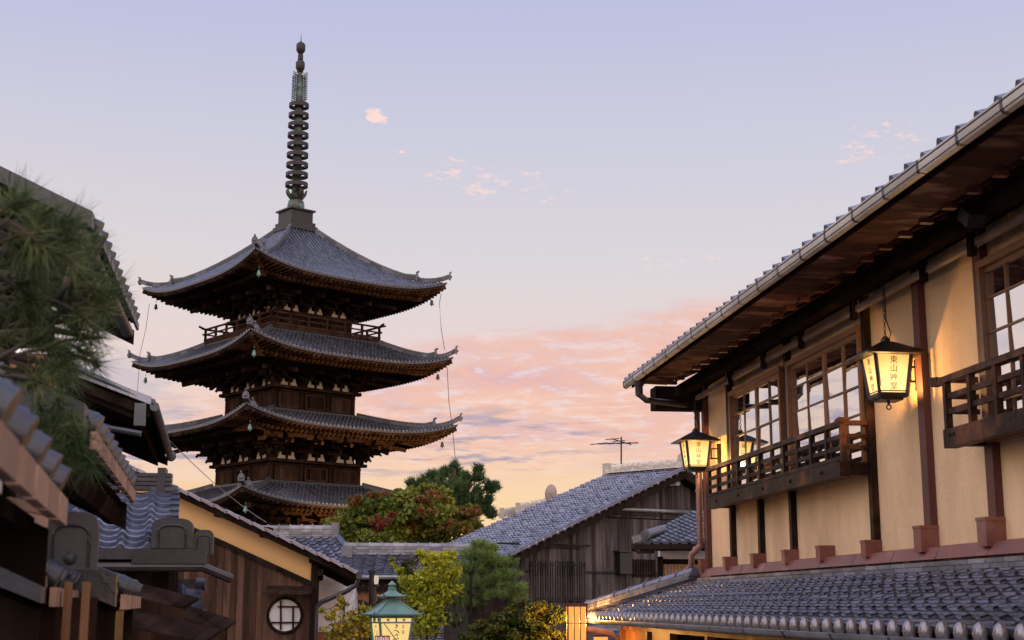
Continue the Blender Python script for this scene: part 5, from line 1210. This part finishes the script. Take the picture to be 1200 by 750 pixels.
# ---- house B further along
lb = thing('second_corner_house', 'dark eaved house beyond the pine with grey roof verge against the sunset', 'house', (-5.5, 18, ground_z(18)))
Q, U_, N_ = left_roof(lb, 12, ((177, 471), (197, 532)), 17.6, 25.2, 2.50, 1.9, 20, M['tile'], M['tile'], endr=.05)
mb = MB(); mb.slab([Q(18.3, .8, -.2), Q(18.3, 1.9, -.2), Vector((*Q(18.3, 1.9).to_2d(), -3)), Vector((*Q(18.3, .8).to_2d(), -3))], tuple(U_*6.5)); mb.slab([Q(17.7, .15, -.12), Q(25, .15, -.12), Q(25, .85, -.1), Q(17.7, .85, -.1)], (0, 0, -.16)); mb.build('house_wall', M['dark'], lb)
mb = MB(); mb.tube([Q(17.5, -.05, -.05), Q(25.2, -.05, -.05)], .06, 10); mb.tube([Q(17.55, -.04, -.02), Q(17.52, 1.0, .05)], .05, 8)
mb.box(Q(17.5, .12, -.22), (.14, .10, .28), R(12)); mb.tube([Q(17.5, .1, -.45), Q(17.6, .95, -.62)], .04, 8); mb.ball(Q(25.2, -.05, -.02), .09); mb.build('eave_gutter', pm('blue_grey_gutter', (.05, .06, .075), .35, .2, 3, metal=.4), lb, smooth='auto')
# ---- pent roof C with the row of pale tile ends, tan rafters painting the orange light below
lcn = thing('shop_pent_roof', 'shop eaves with a row of pale square tile ends and pine needles hanging over', 'shop', (-1.6, 5.5, ground_z(5.5)))
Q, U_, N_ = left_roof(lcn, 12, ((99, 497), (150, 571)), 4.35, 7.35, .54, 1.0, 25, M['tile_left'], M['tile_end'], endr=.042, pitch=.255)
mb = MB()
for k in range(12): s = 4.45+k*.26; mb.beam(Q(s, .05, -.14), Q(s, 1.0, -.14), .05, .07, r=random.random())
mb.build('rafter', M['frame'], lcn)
mb = MB(); mb.slab([Q(4.4, .02, -.12), Q(7.3, .02, -.12), Q(7.3, .05, -.20), Q(4.4, .05, -.20)], tuple(N_*-.03)); mb.build('eave_board', M['bboard'], lcn)
mb = MB(); mb.slab([Q(4.8, .55, -.15), Q(4.8, 1.0, -.15), Vector((*Q(4.8, 1).to_2d(), -1.9)), Vector((*Q(4.8, .55).to_2d(), -1.9))], tuple(U_*2.4)); mb.build('shop_wall', M['dark'], lcn)
# ---- nearer roof D, strongly blurred
ld = thing('near_roof_corner', 'nearest roof corner, with broad pinkish tile ends below the pine', 'roof', (-.9, 3, ground_z(3)))
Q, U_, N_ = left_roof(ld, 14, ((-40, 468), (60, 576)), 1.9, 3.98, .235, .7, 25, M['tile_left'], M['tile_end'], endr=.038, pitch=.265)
mb = MB(); mb.slab([Q(2.0, .3, -.15), Q(2.0, .7, -.15), Vector((*Q(2.0, .7).to_2d(), -1.75)), Vector((*Q(2.0, .3).to_2d(), -1.75))], tuple(U_*1.6)); mb.build('gate_wall', M['dark'], ld)
# ---- gate roofs E with ogre plates
def ogre(parent, c, rt, fw, wd, ht, th, mat, name='ogre_tile', knob=True):
    """arched end plate with a raised inner arch; rt right, fw facing direction"""
    mb = MB(); U3 = Vector((0, 0, 1)); n = 12
    def arch(w_, h_, r_): return [(-w_, 0), (w_, 0)]+[(w_*(math.copysign(abs(math.cos(a)) ** .6, math.cos(a))), h_-r_+r_*abs(math.sin(a)) ** .6) for a in [math.pi*i/n for i in range(n+1)]]
    pts = arch(wd/2, ht, ht*.42); mb.slab([c+rt*x+U3*z for x, z in pts], -fw*th, .4)
    o = arch(wd*.33, ht*.72, ht*.3); i_ = arch(wd*.27, ht*.62, ht*.26)
    path = [c+rt*x+U3*(z+ht*.04)+fw*.003 for x, z in o[2:]]; path = [c+rt*wd*.33+U3*.01]+path+[c-rt*wd*.33+U3*.01]
    mb.tube(path, wd*.035, 6)
    if knob: mb.ball(c+U3*ht*.2, wd*.13, r=.3)
    return mb.build(name, M['ogre'], parent, smooth='auto')
def gate_roof(label, deg, d, s0, s1, z, width, seat):
    t = thing('gate_roof', label, 'gate', (atz(*d[0], z).x-.3, atz(*d[0], z).y+.3, ground_z(s0)), 0, 'small tiled gate roofs beside the lane')
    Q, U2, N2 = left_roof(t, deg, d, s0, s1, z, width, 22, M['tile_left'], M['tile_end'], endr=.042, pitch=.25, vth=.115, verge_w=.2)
    return t, Q, U2, N2
t, Q, U2, N2 = gate_roof('nearer gate roof with a thick verge and four orange lit tile ends', 12, ((51, 682), (86, 688.5)), 3.85, 4.85, .062, .60, 0)
ogre(t, at(81, 668, 4.6), N2, -U2, .17, .185, .05, M['tile_left'])
mb = MB(); 
for px in (6, 80, 101): a = at(px, 690, 4.2); mb.beam((a.x, 4.2, -1.75), (a.x, 4.2, a.z+.02), .013, .04, up=(0, 1, 0), r=random.random())
mb.build('lit_post_edge', M['frame'], t)  # thin strips in warm timber paint the orange-lit edges of the posts
mb = MB(); a, b = at(-10, 693, 4.28), at(66, 693, 4.28); mb.slab([a, b, Vector((b.x, b.y, -1.75)), Vector((a.x, a.y, -1.75))], (0, .05, 0)); a, b = at(68, 700, 4.9), at(110, 700, 4.9); mb.slab([a, b, Vector((b.x, b.y, -1.9)), Vector((a.x, a.y, -1.9))], (0, .05, 0)); mb.build('gate_panel', M['pwood2'], t)
t, Q, U2, N2 = gate_roof('further small gate roof left of the wavy tiles, with three tile ends', 12, ((136, 692), (157, 696)), 5.45, 6.9, .05, .42, 0)
mb = MB(); a = at(150, 706, 6.3); mb.slab([Q(5.7, .2, -.12), Q(5.7, .42, -.12), Vector((*Q(5.7, .42).to_2d(), -2)), Vector((*Q(5.7, .2).to_2d(), -2))], tuple(U2*.9)); mb.build('gate_wall', M['dark'], t)
t = thing('stacked_ridge_end', 'three stacked orange lit ridge tiles beside a pale upright board', 'roof ridge', (-1.1, 3.4, ground_z(3.4)))
mb = MB()
for k, py in enumerate((592, 606, 620)): a, b = at(-20, py-3, 3.1), at(27, py+6, 3.3); mb.beam(a, b, .12, .024, r=random.random())
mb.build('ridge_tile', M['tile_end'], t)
mb = MB(); mb.slab([at(15, 560, 3.35), at(35, 566, 3.35), at(45, 640, 3.35), at(28, 634, 3.35)], (-.01, .03, 0)); mb.build('end_board', M['tile_left'], t)
mb = MB(); a = at(-20, 640, 5.0); mb.box((a.x-.1, 5.1, (a.z-1.75)/2), (.3, .2, a.z+1.75)); mb.build('gate_pier', M['dark'], t)
t = thing('pale_metal_pole', 'curved top of a pale metal pole behind the nearest roof corner', 'pole', (at(4, 480, 3.4).x, 3.4, ground_z(3.4)))
mb = MB(); p = at(4, 480, 3.4); mb.tube([(p.x, 3.4, ground_z(3.4)), p, at(3, 445, 3.4), at(-1, 425, 3.4), at(-12, 416, 3.4)], .011, 8); mb.build('pole_tube', M['metal'], t, smooth=True)

# ---- wavy tile roof F across the view, with ridge and ogre tiles
fh = thing('wavy_tiled_porch', 'porch with glossy wavy blue grey tiles and an arched ogre tile on its corner', 'porch', (-4.5, 15, ground_z(15)))
dv = Vector((math.cos(R(8)), math.sin(R(8)), 0)); e1_ = at(199, 646, 15.0); e0_ = e1_-dv*1.65; bkv = Vector((-dv.y, dv.x, 0))
rise = at(205, 576, 16.3).z-e1_.z; t1_ = at(203, 576, 16.3); t0_ = t1_-dv*1.6
rf = tile_roof('tiled_roof', e0_, e1_, t0_, t1_, .27, .135, .050, .045, pm('glossy_wave_tile', (.30, .33, .43), .28, .2, 6, rv=.6, spec=.8, metal=.6, bump=.08), fh)
mb = MB()
for k in range(4): mb.beam(t0_+Vector((0, 0, .03+.05*k)), t1_+dv*(-.02)+Vector((0, 0, .03+.05*k)), .2, .04, r=random.random())
rc_ = mb.build('ridge_tile', M['tile_left'], rf)
mb = MB(); mb.box(t1_+Vector((-.13, 0, .10)), (.09, .26, .32), R(8)); mb.tube([t1_-dv*.1+Vector((0, -.05, 0)), t1_+dv*.06+Vector((0, -.05, 0))], .065, 12); mb.build('ridge_end_plate', M['tile_left'], rf, smooth='auto')
mb = MB()
for k in range(10): a, b = lerp(e1_, t1_, k/10), lerp(e1_, t1_, (k+1.02)/10); mb.beam(a+dv*.03, b+dv*.03+Vector((0, 0, -.02)), .09, .1, r=random.random())
mb.build('verge_tile', M['tile_left'], rf)
ogre(fh, e1_+dv*.02-bkv*.05+Vector((0, 0, .03)), dv, -bkv, .42, .31, .2, M['tile_left'], knob=False)
c2 = e1_+dv*.32+bkv*.3+Vector((0, 0, -.02)); ogre(fh, c2, dv, -bkv, .2, .26, .15, M['tile_left'], knob=False)
mb = MB(); mb.box(e1_+dv*.0-bkv*.02+Vector((0, 0, -.06)), (.75, .12, .14), R(8)); 
for k in range(7): p = e0_+dv*(.12+k*.255)+Vector((0, 0, -.03)); mb.box(p-bkv*.01, (.256, .05, .11), R(8), random.random())
mb.build('eave_drip_tile', M['ogre'], fh)
mb = MB(); mb.tube([e0_-dv*.3+Vector((0, -.03, -.17)), e1_+dv*.35+Vector((0, -.03, -.16)), e1_+dv*.62+Vector((0, .1, -.28))], .05, 8); mb.build('eave_gutter', M['dpipe'], fh, smooth='auto')
mb = MB(); a, b = e0_+bkv*.5, e1_+bkv*.5-dv*.05; mb.slab([Vector((a.x, a.y, ground_z(15))), Vector((b.x, b.y, ground_z(15))), b+Vector((0, 0, .1)), a+Vector((0, 0, .1))], tuple(bkv*1.2)); p = at(163, 675, 15.2); mb.box((p.x, 15.2, p.z-1.5), (.22, .2, 3.2)); mb.build('porch_wall', M['dark'], fh)
# ---- second wavy roof below and behind
f2 = thing('lower_wavy_porch', 'lower strip of wavy tiles with curled ridge end under the arched ogre tile', 'porch', (-4.2, 16.5, ground_z(16)))
e1_ = at(238, 727, 15.8); e0_ = e1_-dv*1.1; t1_ = at(236, 690, 16.9); t0_ = t1_-dv*1.1
rf2 = tile_roof('tiled_roof', e0_, e1_, t0_, t1_, .25, .12, .05, .045, bpy.data.materials['glossy_wave_tile'], f2)
mb = MB(); mb.beam(t0_+Vector((0, 0, .06)), t1_+Vector((0, 0, .06)), .16, .1); mb.tube([t1_+Vector((-.05, -.05, .05)), t1_+Vector((.06, -.05, .05))], .07, 12); mb.build('ridge_tile', M['tile_left'], rf2, smooth='auto')
mb = MB()
for q in range(3):
    c = at(242+q*11, 722+q*5, 15.3-.1*q); mb.tube([c-dv*.12-Vector((0, .2, -.02)), c+Vector((0, -.2, 0))], .055, 10, r=.6); mb.tube([c+Vector((.055*math.cos(a), -.2, .055*math.sin(a))) for a in [i*math.pi/5 for i in range(11)]], .016, 6, r=.8)
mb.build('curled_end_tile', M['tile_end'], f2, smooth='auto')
mb = MB(); mb.slab([Vector((e0_.x, e0_.y+.4, ground_z(16))), Vector((e1_.x, e1_.y+.4, ground_z(16))), e1_+Vector((0, .4, 0)), e0_+Vector((0, .4, 0))], (0, 1, 0)); mb.build('porch_wall', M['dark'], f2)
# ---- lean-to board roofs at the bottom left
lab_ = ['uppermost plank canopy under the further gate roof', 'middle plank canopy stepping down below the wavy tiles', 'lowest plank canopy reaching the bottom of the lane wall']
for i, (x0, y0, x1, y1, yy) in enumerate(((92, 684, 214, 712, 8.0), (150, 704, 262, 738, 9.2), (110, 726, 240, 752, 7.2))):
    t = thing('plank_canopy', lab_[i], 'canopy', (at(x0, y0, yy).x, yy, ground_z(yy)), 0, 'plank canopies at lower left')
    mb = MB(); a, b = at(x0, y0, yy), at(x1, y1, yy+.6); n = 9
    for k in range(n):
        p, q = lerp(a, b, k/n), lerp(a, b, (k+.96)/n); mb.slab([p, q, q+Vector((.02, .34, .06)), p+Vector((.02, .34, .06))], (0, 0, -.02), random.random())
    mb.build('canopy_boards', M['dark'], t); mb = MB(); mb.beam(a+Vector((0, -.01, -.06)), b+Vector((0, -.01, -.06)), .05, .10); mb.build('canopy_beam', M['bboard'], t)
    mb = MB(); c = lerp(a, b, .35); mb.box((c.x, yy+.7, (c.z+ground_z(yy))/2), ((b-a).x*.7, .3, c.z-ground_z(yy)-.05)); mb.build('canopy_wall', M['dark'], t)
t = thing('black_lantern_box', 'glossy black box standing in the dark corner below the gate roofs', 'box', (at(122, 740, 5.8).x, 5.8, ground_z(6)))
mb = MB(); c = at(122, 735, 5.8); mb.box(c, (.12, .12, .13)); mb.box(c+Vector((0, 0, .075)), (.15, .15, .015)); mb.build('box_body', M['black'], t); mb = MB(); mb.box((c.x, 5.8, (c.z-.06+ground_z(6))/2), (.06, .06, c.z-.06-ground_z(6))); mb.build('box_stand', M['dark'], t)
# ================================================================ trees
def leaf_mesh(name, pts, size, mat, parent, aspect=.6, up_bias=.3, rnds=None, tri=False):
    n = len(pts); pts = np.asarray(pts)
    a = rng.normal(size=(n, 3)); a /= np.linalg.norm(a, axis=1)[:, None]
    nn = rng.normal(size=(n, 3)); nn[:, 2] = np.abs(nn[:, 2])+up_bias; b = np.cross(nn, a); b /= np.linalg.norm(b, axis=1)[:, None]
    s = size*rng.uniform(.6, 1.3, n)[:, None]; A = a*s; B = b*s*aspect
    v = np.stack([pts-A, pts+B*.9, pts+A, pts-B*.9], 1).reshape(-1, 3)-np.array(wloc(parent))
    me = bpy.data.meshes.new(name); me.vertices.add(4*n); me.vertices.foreach_set('co', v.astype(np.float32).ravel())
    me.loops.add(4*n); me.loops.foreach_set('vertex_index', np.arange(4*n, dtype=np.int32)); me.polygons.add(n); me.polygons.foreach_set('loop_start', np.arange(0, 4*n, 4, dtype=np.int32))
    me.update(calc_edges=True); at_ = me.attributes.new('rnd', 'FLOAT', 'FACE'); at_.data.foreach_set('value', (rng.random(n) if rnds is None else rnds).astype(np.float32))
    me.materials.append(mat); o = bpy.data.objects.new(name, me); sc.collection.objects.link(o); o.parent = parent; return o
def needle_mesh(name, base, dirs, ln, wd, mat, parent):
    n = len(base); d = dirs/np.linalg.norm(dirs, axis=1)[:, None]; s = np.cross(d, rng.normal(size=(n, 3))); s /= np.linalg.norm(s, axis=1)[:, None]
    L_ = ln*rng.uniform(.7, 1.15, n)[:, None]; v = np.stack([base-s*wd, base+s*wd, base+d*L_], 1).reshape(-1, 3)-np.array(wloc(parent))
    me = bpy.data.meshes.new(name); me.vertices.add(3*n); me.vertices.foreach_set('co', v.astype(np.float32).ravel())
    me.loops.add(3*n); me.loops.foreach_set('vertex_index', np.arange(3*n, dtype=np.int32)); me.polygons.add(n); me.polygons.foreach_set('loop_start', np.arange(0, 3*n, 3, dtype=np.int32))
    me.update(calc_edges=True); at_ = me.attributes.new('rnd', 'FLOAT', 'FACE'); at_.data.foreach_set('value', rng.random(n).astype(np.float32))
    me.materials.append(mat); o = bpy.data.objects.new(name, me); sc.collection.objects.link(o); o.parent = parent; return o
def trunk(parent, base, top, r, limbs, mat=None):
    mb = MB(); base, top = Vector(base), Vector(top); n = 7; pts = [lerp(base, top, i/n)+Vector((random.uniform(-.3, .3)*r, random.uniform(-.3, .3)*r, 0))*(i > 0)*1.5 for i in range(n+1)]
    mb.tube(pts, [r*(1-.6*i/n) for i in range(n+1)], 8); o = mb.build('trunk', mat or M['bark'], parent, smooth=True)
    mb = MB()
    for lp in limbs:
        lp = Vector(lp); s = pts[random.randint(max(1, n//2), n)] if lp.z > pts[n//2].z else pts[random.randint(2, n//2+1)]
        m = lerp(s, lp, .5)+Vector((0, 0, -.1))*(lp-s).length; mb.tube([s, m, lp], [r*.42, r*.25, r*.08], 6)
        for q in range(3): e = lp+Vector((random.uniform(-1, 1), random.uniform(-1, 1), random.uniform(-.2, .8)))*(lp-s).length*.22; mb.tube([lerp(m, lp, random.random()), e], [r*.12, r*.04], 5)
    if limbs: mb.build('limbs', mat or M['bark'], parent, smooth=True)
def clump_cloud(cl, n_per, spread=.45, shell=.55):
    """points in leaf clumps: clumps sit on the shells of the given ellipsoids"""
    out = []; rn = []
    for (c, rad, k, *m) in cl:
        c = np.array(c); rad = np.array(rad)
        d = rng.normal(size=(k, 3)); d /= np.linalg.norm(d, axis=1)[:, None]; rr = rng.uniform(shell, 1.0, k)**.8
        cc = c+d*rad*rr[:, None]; sz = rad.mean()*spread*rng.uniform(.45, 1.0, k)
        base = rng.random(k)
        for i in range(k):
            q = rng.normal(size=(n_per, 3)); q /= (np.linalg.norm(q, axis=1)[:, None]+1e-6); q *= (rng.random(n_per)**.5)[:, None]
            out.append(cc[i]+q*np.array([1, 1, .55])*sz[i]); rn.append(np.clip(base[i]*.6+rng.random(n_per)*.4, 0, 1))
    return np.concatenate(out), np.concatenate(rn)
def pxball(px, py, y, rpx, squash=.7, k=20, depth=1.0):
    c = at(px, py, y); r = rpx/F*y*1.02; return (tuple(c), (r, r*depth, r*squash), k)
# ---- maple turning red in front of the pagoda
Ym = 72
def tree(name, label, cat, y, basepx, cl, n_per, size, mat, trunk_r, spread=.4, aspect=.7, group=None, shell=.5, sub=None, limbs_n=8):
    gx_ = at(basepx, 700, y).x; t = thing(name, label, cat, (gx_, y, ground_z(y)), 0, group)
    pts, rn = clump_cloud(cl, n_per, spread, shell); leaf_mesh('crown', pts, size, mat, t, aspect, rnds=rn)
    cs = [Vector(c[0]) for c in cl]; top = max(cs, key=lambda v: v.z)
    trunk(t, (gx_, y, ground_z(y)), (gx_+(top.x-gx_)*.6, y, top.z), trunk_r, [c for c in cs[:limbs_n]])
    return t
maple = leafmat('maple_leaf', ((.06, .095, .02), (.12, .16, .026), (.20, .20, .03), (.26, .12, .035)), ns=.28, pos=(.30, .45, .585, .68))
cl = [pxball(440, 612, Ym, 42, .62, 50), pxball(490, 606, Ym, 48, .62, 60), pxball(405, 618, Ym, 26, .7, 26), pxball(535, 610, Ym, 30, .7, 32), pxball(460, 585, Ym, 24, .6, 18), pxball(505, 582, Ym, 24, .6, 18), pxball(470, 640, Ym, 55, .5, 50), pxball(545, 628, Ym, 25, .6, 22), pxball(425, 590, Ym, 16, .6, 10), pxball(555, 598, Ym, 12, .6, 7)]
tree('maple_tree', 'broad maple turning from green to orange and red in front of the pagoda', 'tree', Ym, 475, cl, 190, .135, maple, .35, .42)
# red leaved branch inside the maple
t = bpy.data.objects['maple_tree']
redm = leafmat('red_maple_leaf', ((.14, .045, .028), (.24, .05, .035), (.15, .10, .03)), ns=.5)
pts, rn = clump_cloud([pxball(445, 612, Ym-3.2, 13, .5, 13), pxball(457, 603, Ym-3.2, 6, .7, 5), pxball(444, 620, Ym-3.0, 7, .5, 6)], 38, .3, .2); leaf_mesh('red_branch', pts, .13, redm, t, rnds=rn)
orm = leafmat('orange_maple_leaf', ((.13, .10, .025), (.20, .08, .03), (.11, .12, .025)), ns=.4)
pts, rn = clump_cloud([pxball(420, 586, Ym-1.5, 14, .45, 10), pxball(440, 580, Ym-1.5, 16, .4, 10), pxball(500, 583, Ym-1.5, 18, .5, 14), pxball(497, 600, Ym-2.4, 14, .7, 10), pxball(552, 601, Ym-1, 16, .5, 12), pxball(525, 615, Ym-2.4, 16, .5, 8)], 44, .32, .2); leaf_mesh('orange_branch', pts, .13, orm, t, rnds=rn)
# ---- dark pine behind the maple
Yp = 82; pineg = leafmat('pine_needle', ((.03, .06, .022), (.055, .10, .035), (.09, .145, .05)), ns=.4, trans=.1)
def pine(name, label, y, basepx, tufts, ln, wd, per, mat, r, spiky=.6, cat='pine tree'):
    gx_ = at(basepx, 700, y).x; t = thing(name, label, cat, (gx_, y, ground_z(y))); B = []; D = []
    ends = []
    for (c, rad, k) in tufts:
        c = np.array(c); rad = np.array(rad); d = rng.normal(size=(k, 3)); d /= np.linalg.norm(d, axis=1)[:, None]; d[:, 2] = np.abs(d[:, 2])*1.0-.25*(rng.random(k) < .3)
        cc = c+d*rad*(rng.uniform(.35, 1, k)[:, None]); ends.append(Vector(c))
        for i in range(k):
            ax_ = d[i]*.7+np.array([0, 0, spiky]); q = rng.normal(size=(per, 3)); q /= np.linalg.norm(q, axis=1)[:, None]
            B.append(cc[i]+rng.normal(size=(per, 3))*ln*.14+np.outer(rng.uniform(-.5, .5, per)*ln*1.2, ax_)); D.append(q*.9+ax_)
    needle_mesh('needles', np.concatenate(B), np.concatenate(D), ln, wd, mat, t)
    top = max(ends, key=lambda v: v.z); trunk(t, (gx_, y, ground_z(y)), (gx_+(top.x-gx_)*.8, y, top.z), r, ends[:14]); return t
tf = [pxball(530, 582, Yp, 34, .75, 130), pxball(505, 590, Yp, 24, .7, 70), pxball(552, 600, Yp, 26, .9, 80), pxball(520, 610, Yp, 40, .6, 110)]
for px, py, r_ in ((497, 568, 6), (513, 566, 7), (534, 559, 8), (521, 556, 4), (560, 562, 7), (559, 552, 3), (574, 575, 6), (488, 577, 6), (480, 569, 3), (545, 566, 8), (572, 592, 7), (579, 573, 3), (533, 549, 2.5), (575, 605, 5), (506, 560, 4)): tf.append(pxball(px, py, Yp, r_, 1.1, 16))
pine('tall_pine_tree', 'dark green bushy pine standing behind the maple against the sky', Yp, 528, tf, .34, .024, 46, pineg, .3)
# ---- yellow green young tree beside the lantern
Yy = 23; yg = leafmat('yellow_green_leaf', ((.22, .27, .025), (.38, .42, .035), (.56, .52, .05)), ns=.9, trans=.4)
cl = []
for px, py, r_, k in ((515, 662, 17, 26), (500, 680, 18, 26), (520, 690, 20, 28), (485, 700, 14, 16), (505, 712, 22, 26), (525, 650, 10, 12), (476, 682, 9, 8), (468, 670, 6, 5), (461, 662, 4, 4), (495, 735, 20, 20), (498, 652, 10, 8), (530, 672, 12, 12), (459, 656, 2.5, 3), (492, 646, 4, 3)): cl.append(pxball(px, py, Yy, r_, .9, int(k*1.5)))
tree('ginkgo_sapling', 'bright yellow green young tree rising beside the green street lantern', 'tree', Yy, 508, cl, 15, .034, yg, .045, .8, .8, shell=.2, limbs_n=14)
# dark small bush behind it
dk = leafmat('dark_shrub_leaf', ((.03, .055, .016), (.06, .085, .02), (.10, .12, .03)), ns=1.2)
tree('round_topiary', 'small dark clipped shrub behind the yellow green tree', 'shrub', 27, 478, [pxball(477, 663, 27, 9, .9, 12), pxball(480, 678, 27, 8, 1, 10), pxball(472, 692, 27, 9, 1, 10)], 90, .035, dk, .04, .5, .7, shell=.1)
tree('leafy_hedge', 'dark hedge between the green lantern and the yellow green tree, lowest greenery there', 'hedge', 28, 470, [pxball(450+i*16, 716+(i % 2)*10, 28, 13, .9, 10) for i in range(6)], 80, .04, dk, .04, .5, .7, shell=.1)
# ---- yellow leaved shrub in front of the white wall
Yw = 21; yl = leafmat('autumn_shrub_leaf', ((.15, .19, .02), (.33, .30, .03), (.44, .30, .03)), ns=1.3, trans=.35)
cl = [pxball(px, py, Yw, r_, .9, k) for px, py, r_, k in ((405, 735, 24, 34), (425, 725, 16, 20), (390, 745, 16, 18), (386, 722, 7, 6), (401, 709, 8, 8), (398, 702, 3.5, 4), (430, 713, 7, 6), (378, 716, 3.5, 4), (420, 742, 24, 24), (433, 735, 12, 12))]
tree('autumn_shrub', 'airy shrub with small yellow and green leaves before the white wall', 'shrub', Yw, 410, cl, 16, .029, yl, .03, .8, .75, shell=.1, limbs_n=10)
# ---- garden pine pruned in cloud pads
Yg = 24; gp_ = leafmat('garden_pine_needle', ((.10, .17, .05), (.17, .26, .075), (.27, .35, .11)), ns=.8, trans=.3)
tf = [pxball(px, py, Yg, r_*1.05, sq*.72, int(k*.95), 1.1) for px, py, r_, sq, k in ((562, 652, 22, .45, 60), (580, 660, 24, .45, 60), (548, 668, 22, .45, 56), (592, 676, 20, .5, 44), (600, 692, 18, .5, 40), (530, 690, 24, .45, 60), (560, 686, 30, .45, 70), (585, 700, 28, .45, 60), (545, 708, 24, .45, 46), (608, 705, 12, .5, 22), (520, 702, 12, .5, 22), (560, 640, 10, .6, 16), (575, 645, 10, .6, 16))]
pine('garden_pine', 'cloud pruned garden pine with soft green pads in front of the storehouse', Yg, 548, tf, .095, .0045, 60, gp_, .075, .5)
mb = MB(); a = at(552, 676, Yg-.8); b = at(552, 742, Yg-.8); mb.tube([a, b-Vector((0, 0, 2.2))], .022, 6); tag(mb.build('support_cane', M['board']), 'thin upright cane propping the garden pine', 'cane')
# ---- dark green shrub at the bottom, lit by the square lamp on its right
Yd = 21.5; dm = leafmat('boxwood_leaf', ((.035, .06, .012), (.075, .10, .018), (.14, .12, .02)), ns=1.1, trans=.3)
cl = [pxball(px, py, Yd, r_, .8, k) for px, py, r_, k in ((620, 728, 28, 46), (585, 740, 26, 36), (645, 735, 22, 34), (605, 716, 13, 14), (632, 711, 12, 14), (560, 750, 20, 22), (655, 722, 10, 10), (590, 722, 10, 8), (648, 713, 7, 6), (617, 706, 5, 4), (625, 755, 34, 30))]
tree('dark_green_shrub', 'dense dark green shrub glowing orange on the side next to the square lamp', 'shrub', Yd, 615, cl, 95, .03, dm, .05, .45, .7, shell=.4)

# ---- foreground pine branches hanging in from the left, close and out of focus
Yf = 2.9; fp = leafmat('near_pine_needle', ((.040, .070, .026), (.085, .125, .045), (.18, .21, .09)), ns=9.0, trans=.35)
t = thing('overhanging_pine', 'long needled pine branches hanging close to the camera before dark eaves', 'pine tree', (-1.9, 2.9, ground_z(3)))
B = []; D = []; twigs = MB()
def tuft(c, d, n=150, ln=.085, lim=None):
    c = np.array(c); d = np.array(d)/np.linalg.norm(d); n = int(n*.75); q = rng.normal(size=(n, 3)); q /= np.linalg.norm(q, axis=1)[:, None]
    tt = rng.uniform(-.045, .012, n); B.append(c+np.outer(tt, d)); D.append(q*.95+d*.75)
    twigs.tube([Vector(c)-Vector(d)*.10-Vector((0, 0, .008)), Vector(c)-Vector(d)*.04, Vector(c)+Vector(d)*.012], [.0055, .0045, .003], 5)
limbs_ = [((-70, 275), (15, 262), (40, 272)), ((-70, 310), (40, 288), (88, 280)), ((-70, 330), (60, 312), (112, 318)), ((-70, 372), (70, 350), (128, 348)), ((-70, 400), (60, 386), (110, 396)), ((-70, 420), (20, 418), (66, 428)), ((-70, 350), (10, 338), (40, 330))]
for P3 in limbs_:
    y = Yf+random.uniform(-.05, .45); pts = [at(p[0], p[1], y+.05*(2-i)) for i, p in enumerate(P3)]; twigs.tube(pts, [.017, .010, .005], 7)
    for k in range(9):
        u = .28+.72*(k+1)/9; seg = min(1, int(u*2)); p = lerp(pts[seg], pts[seg+1], u*2-seg if u < 1 else 1.0); sg = 1 if k % 2 else -1
        off = Vector((random.uniform(-.01, .03), random.uniform(-.09, .09), sg*random.uniform(.02, .065))); tuft(p+off, Vector((.75, random.uniform(-.5, .5), sg*random.uniform(.1, .7))), 120)
    tuft(pts[-1], Vector((1, -.1, random.uniform(-.1, .3))), 150)
needle_mesh('needles', np.concatenate(B), np.concatenate(D), .080, .0013, fp, t)
twigs.build('twig', M['bark'], t, smooth=True)
mb = MB(); mb.tube([(-1.95, 2.9, ground_z(3)), (-1.9, 2.95, -.2), (-1.8, 3.0, .6), at(-60, 320, 3.0)], [.09, .07, .05, .02], 8); mb.build('trunk', M['bark'], t, smooth=True)
# lower spray drooping over the shop eaves
B = []; D = []
for px, py in ((30, 505), (50, 515), (65, 500), (80, 520), (60, 535), (90, 510), (95, 530), (75, 545), (45, 530), (105, 545), (70, 480), (50, 480), (88, 495), (74, 415), (80, 440), (72, 455), (84, 425)): tuft(at(px, py, 4.0), Vector((.35, -.25, -.85)), 150)
needle_mesh('needles', np.concatenate(B), np.concatenate(D), .10, .0014, fp, t)
cn = MB(); c = at(78, 332, 2.75); cn.ball(c, .008, .008, .014, 8, 6); cn.build('cone', pm('pine_cone', (.035, .02, .014), .8, .3, 20), t, smooth=True)
